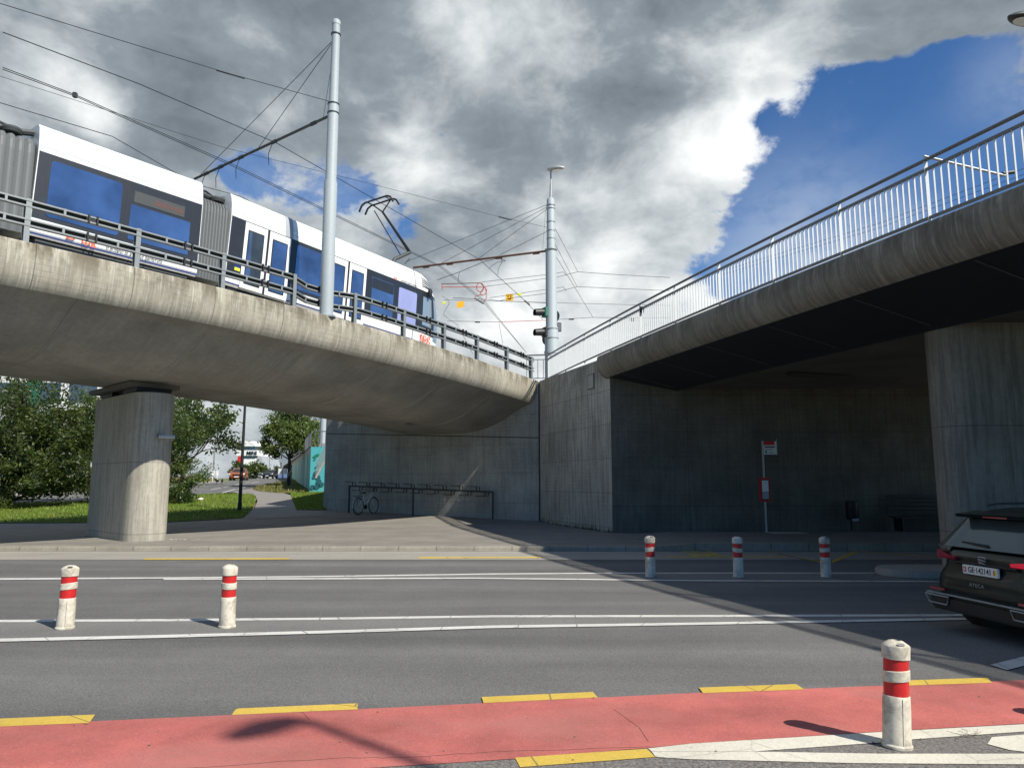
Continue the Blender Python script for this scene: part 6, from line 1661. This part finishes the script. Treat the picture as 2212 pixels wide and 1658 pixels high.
t = thing('tree_stake', 'pale wooden stake tied to the young tree', 'stake', tb3 + Vector((.25, -.1, 0)))
MB().tube([tb3 + Vector((.28, -.15, 0)), tb3 + Vector((.26, -.15, ht*.72))], .07, 7).build('stake', 'barkl', t); MB().bar(tb3 + Vector((-.05, -.1, ht*.62)), tb3 + Vector((.3, -.15, ht*.64)), .06, .08).build('tie', 'black', t)
sb = at_g(520, 1032); 
for (px, py, Y, s, lab) in ((548, 1035, 150, 1.0, 'low dark bush left of the grey car on the crest'), (563, 1033, 165, 1.3, 'second dark bush below the white showroom building'), (530, 1036, 130, .9, 'dark bush behind the orange car')):
    q = Vector((at_y(px, py, Y).x, Y, gz(Y) - .2))
    tree('bush', lab, q, [((0,0,.1), (math.cos(a), math.sin(a), .8), 2.3*s, .06) for a in np.linspace(0, 2*PI, 6)[:-1]], 'leaf', 1600, .35, 'bark', int(Y), .6, .6, .1, depth=1, group='bushes along the cross road')
for (px, Y, s, lab) in ((395, 70, 1.5, 'green tree beyond the cross road just right of the pier'), (120, 62, 1.1, 'tree in front of the white building at the left')):
    q = Vector((at_y(px, 1000, Y).x, Y, gz(Y) + .2))
    tree('roadside_tree', lab, q, [((0,0,1.6), (math.cos(a)*.8, math.sin(a)*.8, .8), 2.6*s, .10) for a in np.linspace(0, 2*PI, 7)[:-1]] + [((0,0,1.6), (0, 0, 1), 3*s, .12)], 'leaf', 6500, .24, 'bark', int(px), .7, .5, .1, depth=2, trunk=(1.8, .2), group='roadside trees beyond the cross road')
# ---------------- dark lamp post in front of the lawn
lb = at_g(517, 1104); t = thing('lamp_post', 'dark slim lamp post standing on the lawn right of the pier', 'lamp post', lb)
ztop_ = at_y(533, 876, lb.y).z
MB().tube([lb, lb + Vector((0,0,.45))], .105, 10).build('base', 'black', t)
MB().tube([lb + Vector((0,0,.4)), (lb.x + .02, lb.y, ztop_ + .2)], [.09, .06], 10).build('mast', 'black', t)
lh = Vector((lb.x + .02, lb.y, ztop_ + .18)); MB().hexa([lh + Vector(v) for v in ((-.05, -.12, -.03), (1.0, -.16, .0), (1.0, .16, .0), (-.05, .12, -.03), (-.05, -.10, .06), (1.0, -.13, .07), (1.0, .13, .07), (-.05, .10, .06))]).build('lamp_head', 'black', t)
# pale object lying in the grass, a mushroom like cap
mq = at_g(433, 1082); t = thing('pale_mushroom', 'pale round mushroom like cap lying in the lawn right of the pier', 'mushroom', mq)
MB().lathe([(.17, .07), (.19, .10), (.16, .17), (.08, .21), (.01, .22)], 16, mq).build('cap', 'cream_line', t); MB().lathe([(.05, 0), (.045, .10)], 10, mq).build('stem', 'cream_line', t)
MB().tube([at_g(372, 1078) + Vector((0,0,.05)), at_g(404, 1080) + Vector((0,0,.06))], .04, 6).build('fallen_branch', 'barkl', None)
tag(bpy.data.objects['fallen_branch'], 'fallen pale branch lying in the lawn right of the pier', 'branch')
# crows on the cross road
def crow(q, rz, lab):
    t = thing('crow', lab, 'bird', q, rz, group='crows on the cross road'); m = MATW[t.name]
    mb = MB(); prof = [(-.42, .01, .42), (-.30, .05, .36), (-.12, .12, .36), (.08, .13, .38), (.22, .09, .46), (.30, .075, .52), (.36, .06, .54), (.42, .015, .52), (.50, .004, .50)]
    rows = [[(x, r*math.cos(a), z + r*math.sin(a)) for a in np.linspace(0, 2*PI, 11)] for x, r, z in prof]
    b = MB(); b.grid(rows, smooth=True); mb.add(b, m)
    for s in (-1, 1): mb.tube([m @ Vector((0, s*.05, .30)), m @ Vector((.03, s*.05, .0))], .015, 5)
    mb.build('body', 'black', t, fix=True)
crow(at_g(468, 1045.5), 2.6, 'left one of two black crows standing on the cross road'); crow(at_g(479, 1046), 1.9, 'right one of two black crows standing on the cross road')
# ---------------- white building behind the trees
def bld(name, label, x0, x1, y, depth, z0, z1, floors, wmat='bwhite', win_='bglass', cols=5, wh=.55, cat='building'):
    t = thing(name, label, cat, (x0, y, z0)); MB().box((x0, y, z0), (x1, y + depth, z1)).build('wall', wmat, t)
    fh = (z1 - z0)/floors; cw = (x1 - x0)/cols
    for f in range(floors):
        for c in range(cols):
            wx = x0 + cw*(c + .12); MB().box((wx, y - .06, z0 + fh*(f + .25)), (wx + cw*.76, y + .05, z0 + fh*(f + .25 + wh))).build('window', win_, t)
    MB().box((x0 - .2, y - .25, z1 - .25), (x1 + .2, y + depth, z1 + .15)).build('roof_edge', wmat, t); return t
Yb = 82
X0 = at_y(-260, 900, Yb).x; X1b = at_y(215, 900, Yb).x
bld('office_building', 'white office building with strip windows behind the trees at the left', X0, X1b, Yb, 18, gz(Yb) - .5, 18, 4, cols=6)
q = at_y(75, 870, Yb - .4); 
bg_ = bpy.data.objects['office_building']
MB().box((at_y(62, 870, Yb).x, Yb - .5, at_y(62, 905, Yb).z), (at_y(86, 870, Yb).x, Yb - .07, at_y(62, 820, Yb).z)).build('green_panel', 'bgreen', bg_)
MB().box((at_y(0, 870, Yb).x, Yb - .9, at_y(0, 912, Yb).z), (at_y(100, 870, Yb).x, Yb - .07, at_y(62, 903, Yb).z)).build('canopy', 'bwhite', bg_)
bld('office_building', 'lower white building with a dark doorway seen left of the pier', at_y(120, 950, 74).x, at_y(290, 950, 74).x, 74, 7, gz(74) - .4, at_y(150, 920, 74).z, 1, cols=4, wh=.35)
# showroom building
Ym = 330.0
def ybox(px0, px1, py0, py1, dY, mat, nm, t, d0=0.0, slope=0.0):
    a = at_y(px0, py1, Ym); b = at_y(px1, py0, Ym)
    MB().hexa([(a.x, Ym + d0, a.z), (b.x + slope, Ym + d0, a.z), (b.x + slope, Ym + d0 + dY, a.z), (a.x, Ym + d0 + dY, a.z), (a.x, Ym + d0, b.z), (b.x, Ym + d0, b.z), (b.x, Ym + d0 + dY, b.z), (a.x, Ym + d0 + dY, b.z)]).build(nm, mat, t)
sh_ = thing('showroom_building', 'stacked white car showroom far away with big black sign lettering', 'building', (at_y(540, 1000, Ym).x, Ym, 2))
ybox(505, 545.5, 952, 963, 30, 'bwhite', 'upper_storey', sh_, 0, 1.5); ybox(512, 546, 963, 972.5, 24, 'bglass', 'upper_windows', sh_, 3)
ybox(512, 557, 972, 984, 30, 'bwhite', 'sign_band', sh_, -1); ybox(520, 553, 984, 990, 24, 'bglass', 'middle_windows', sh_, 2); ybox(522, 552, 989, 1011, 24, 'bwhite', 'lower_storey', sh_, 0); ybox(552.2, 562, 984, 1012, 24, 'bgrey', 'side_wing', sh_, 1, 2); ybox(526, 545, 1006, 1030, 20, 'bglass', 'ground_windows', sh_, -.3)
textmesh('MINI', 2.5, 'black', 'sign_lettering', sh_, frame(at_y(543.5, 978.4, Ym - 1.3), (1, 0, 0)), .05, .92, .04)
# red banner, flags and lamp posts far away
def pst(name, label, px, pyb, pyt, Y, w_, mat, cat='post', arm=None):
    b = at_y(px, pyb, Y); tt = at_y(px, pyt, Y); t = thing(name, label, cat, (tt.x, Y, b.z)); MB().bar((tt.x, Y, b.z), (tt.x, Y, tt.z), w_, w_).build('mast', mat, t)
    if arm: MB().bar((tt.x, Y, tt.z), (tt.x + arm, Y, tt.z + .2), .22, .15).build('lamp_head', mat, t)
    return t
pst('street_lamp', 'far street lamp standing on the crest right of the dark car', 583, 1031, 973, 190, .18, 'galv', 'street lamp', 1.8)
pst('street_lamp', 'thin pale mast between the leaves behind the orange car', 467, 1040, 900, 120, .2, 'galv', 'street lamp')
t = pst('flag_banner', 'tall red banner beside the lamp post near the showroom', 521, 1030, 985, 140, .1, 'galv', 'banner'); MB().box((at_y(513, 1000, 140).x, 139.9, at_y(515, 1018, 140).z), (at_y(520, 1000, 140).x, 140, at_y(515, 985, 140).z)).build('cloth', 'sred', t)
t = pst('flag_banner', 'narrow lime banner left of the red banner', 504, 1035, 1013, 138, .08, 'galv', 'banner'); MB().box((at_y(502, 1000, 138).x, 137.9, at_y(515, 1027, 138).z), (at_y(505.5, 1000, 138).x, 138, at_y(515, 1012, 138).z)).build('cloth', 'limesign', t)
t = thing('road_sign', 'white direction sign on a post right of the crest', 'sign', at_y(607, 1032, 120)); MB().box((at_y(601, 1015, 120).x, 120, at_y(600, 1023, 120).z), (at_y(620, 1015, 120).x, 120.05, at_y(600, 1011, 120).z)).build('panel', 'swhite', t)
MB().bar(at_y(610, 1032, 120.1), at_y(610, 998, 120.1), .22, .2).build('post', 'galv', t); MB().box((at_y(606, 1000, 120).x, 119.9, at_y(606, 1010, 120).z), (at_y(608, 1000, 120).x, 120, at_y(606, 998, 120).z)).build('signal_head', 'dkgrey', t)
t = thing('white_sign', 'white notice boards beside the road left of the orange car', 'sign', at_g(462, 1037)); q = at_g(460, 1038)
for a_, b_ in ((455, 463), (466, 472)): MB().box((at_y(a_, 1020, q.y).x, q.y, at_y(455, 1026, q.y).z), (at_y(b_, 1020, q.y).x, q.y + .05, at_y(455, 1016, q.y).z)).build('board', 'swhite', t); MB().bar(at_y((a_+b_)/2, 1039, q.y), at_y((a_+b_)/2, 1024, q.y), .1, .1).build('post', 'swhite', t)
# low building right of the bushes
Ym = 260.0; t = thing('far_building', 'small white building behind the bushes near the crest', 'building', at_y(570, 1030, 260)); ybox(566, 575, 1012, 1034, 10, 'bwhite', 'wall', t); ybox(569, 573, 1016, 1022, .5, 'bglass', 'window', t, -.3)
# distant hill
hl = MB(); pts = [(-2600, 60), (-2100, 110), (-1500, 85), (-1200, 130), (-950, 175), (-700, 90), (-300, 60), (200, 80), (900, 120), (2600, 60)]
rows = [[(x, 3000, -50), (x, 3300, z - 40), (x*1.02, 3600, z*.9), (x, 4200, -50)] for x, z in pts]
P_h = at_y(604, 1027, 3000)
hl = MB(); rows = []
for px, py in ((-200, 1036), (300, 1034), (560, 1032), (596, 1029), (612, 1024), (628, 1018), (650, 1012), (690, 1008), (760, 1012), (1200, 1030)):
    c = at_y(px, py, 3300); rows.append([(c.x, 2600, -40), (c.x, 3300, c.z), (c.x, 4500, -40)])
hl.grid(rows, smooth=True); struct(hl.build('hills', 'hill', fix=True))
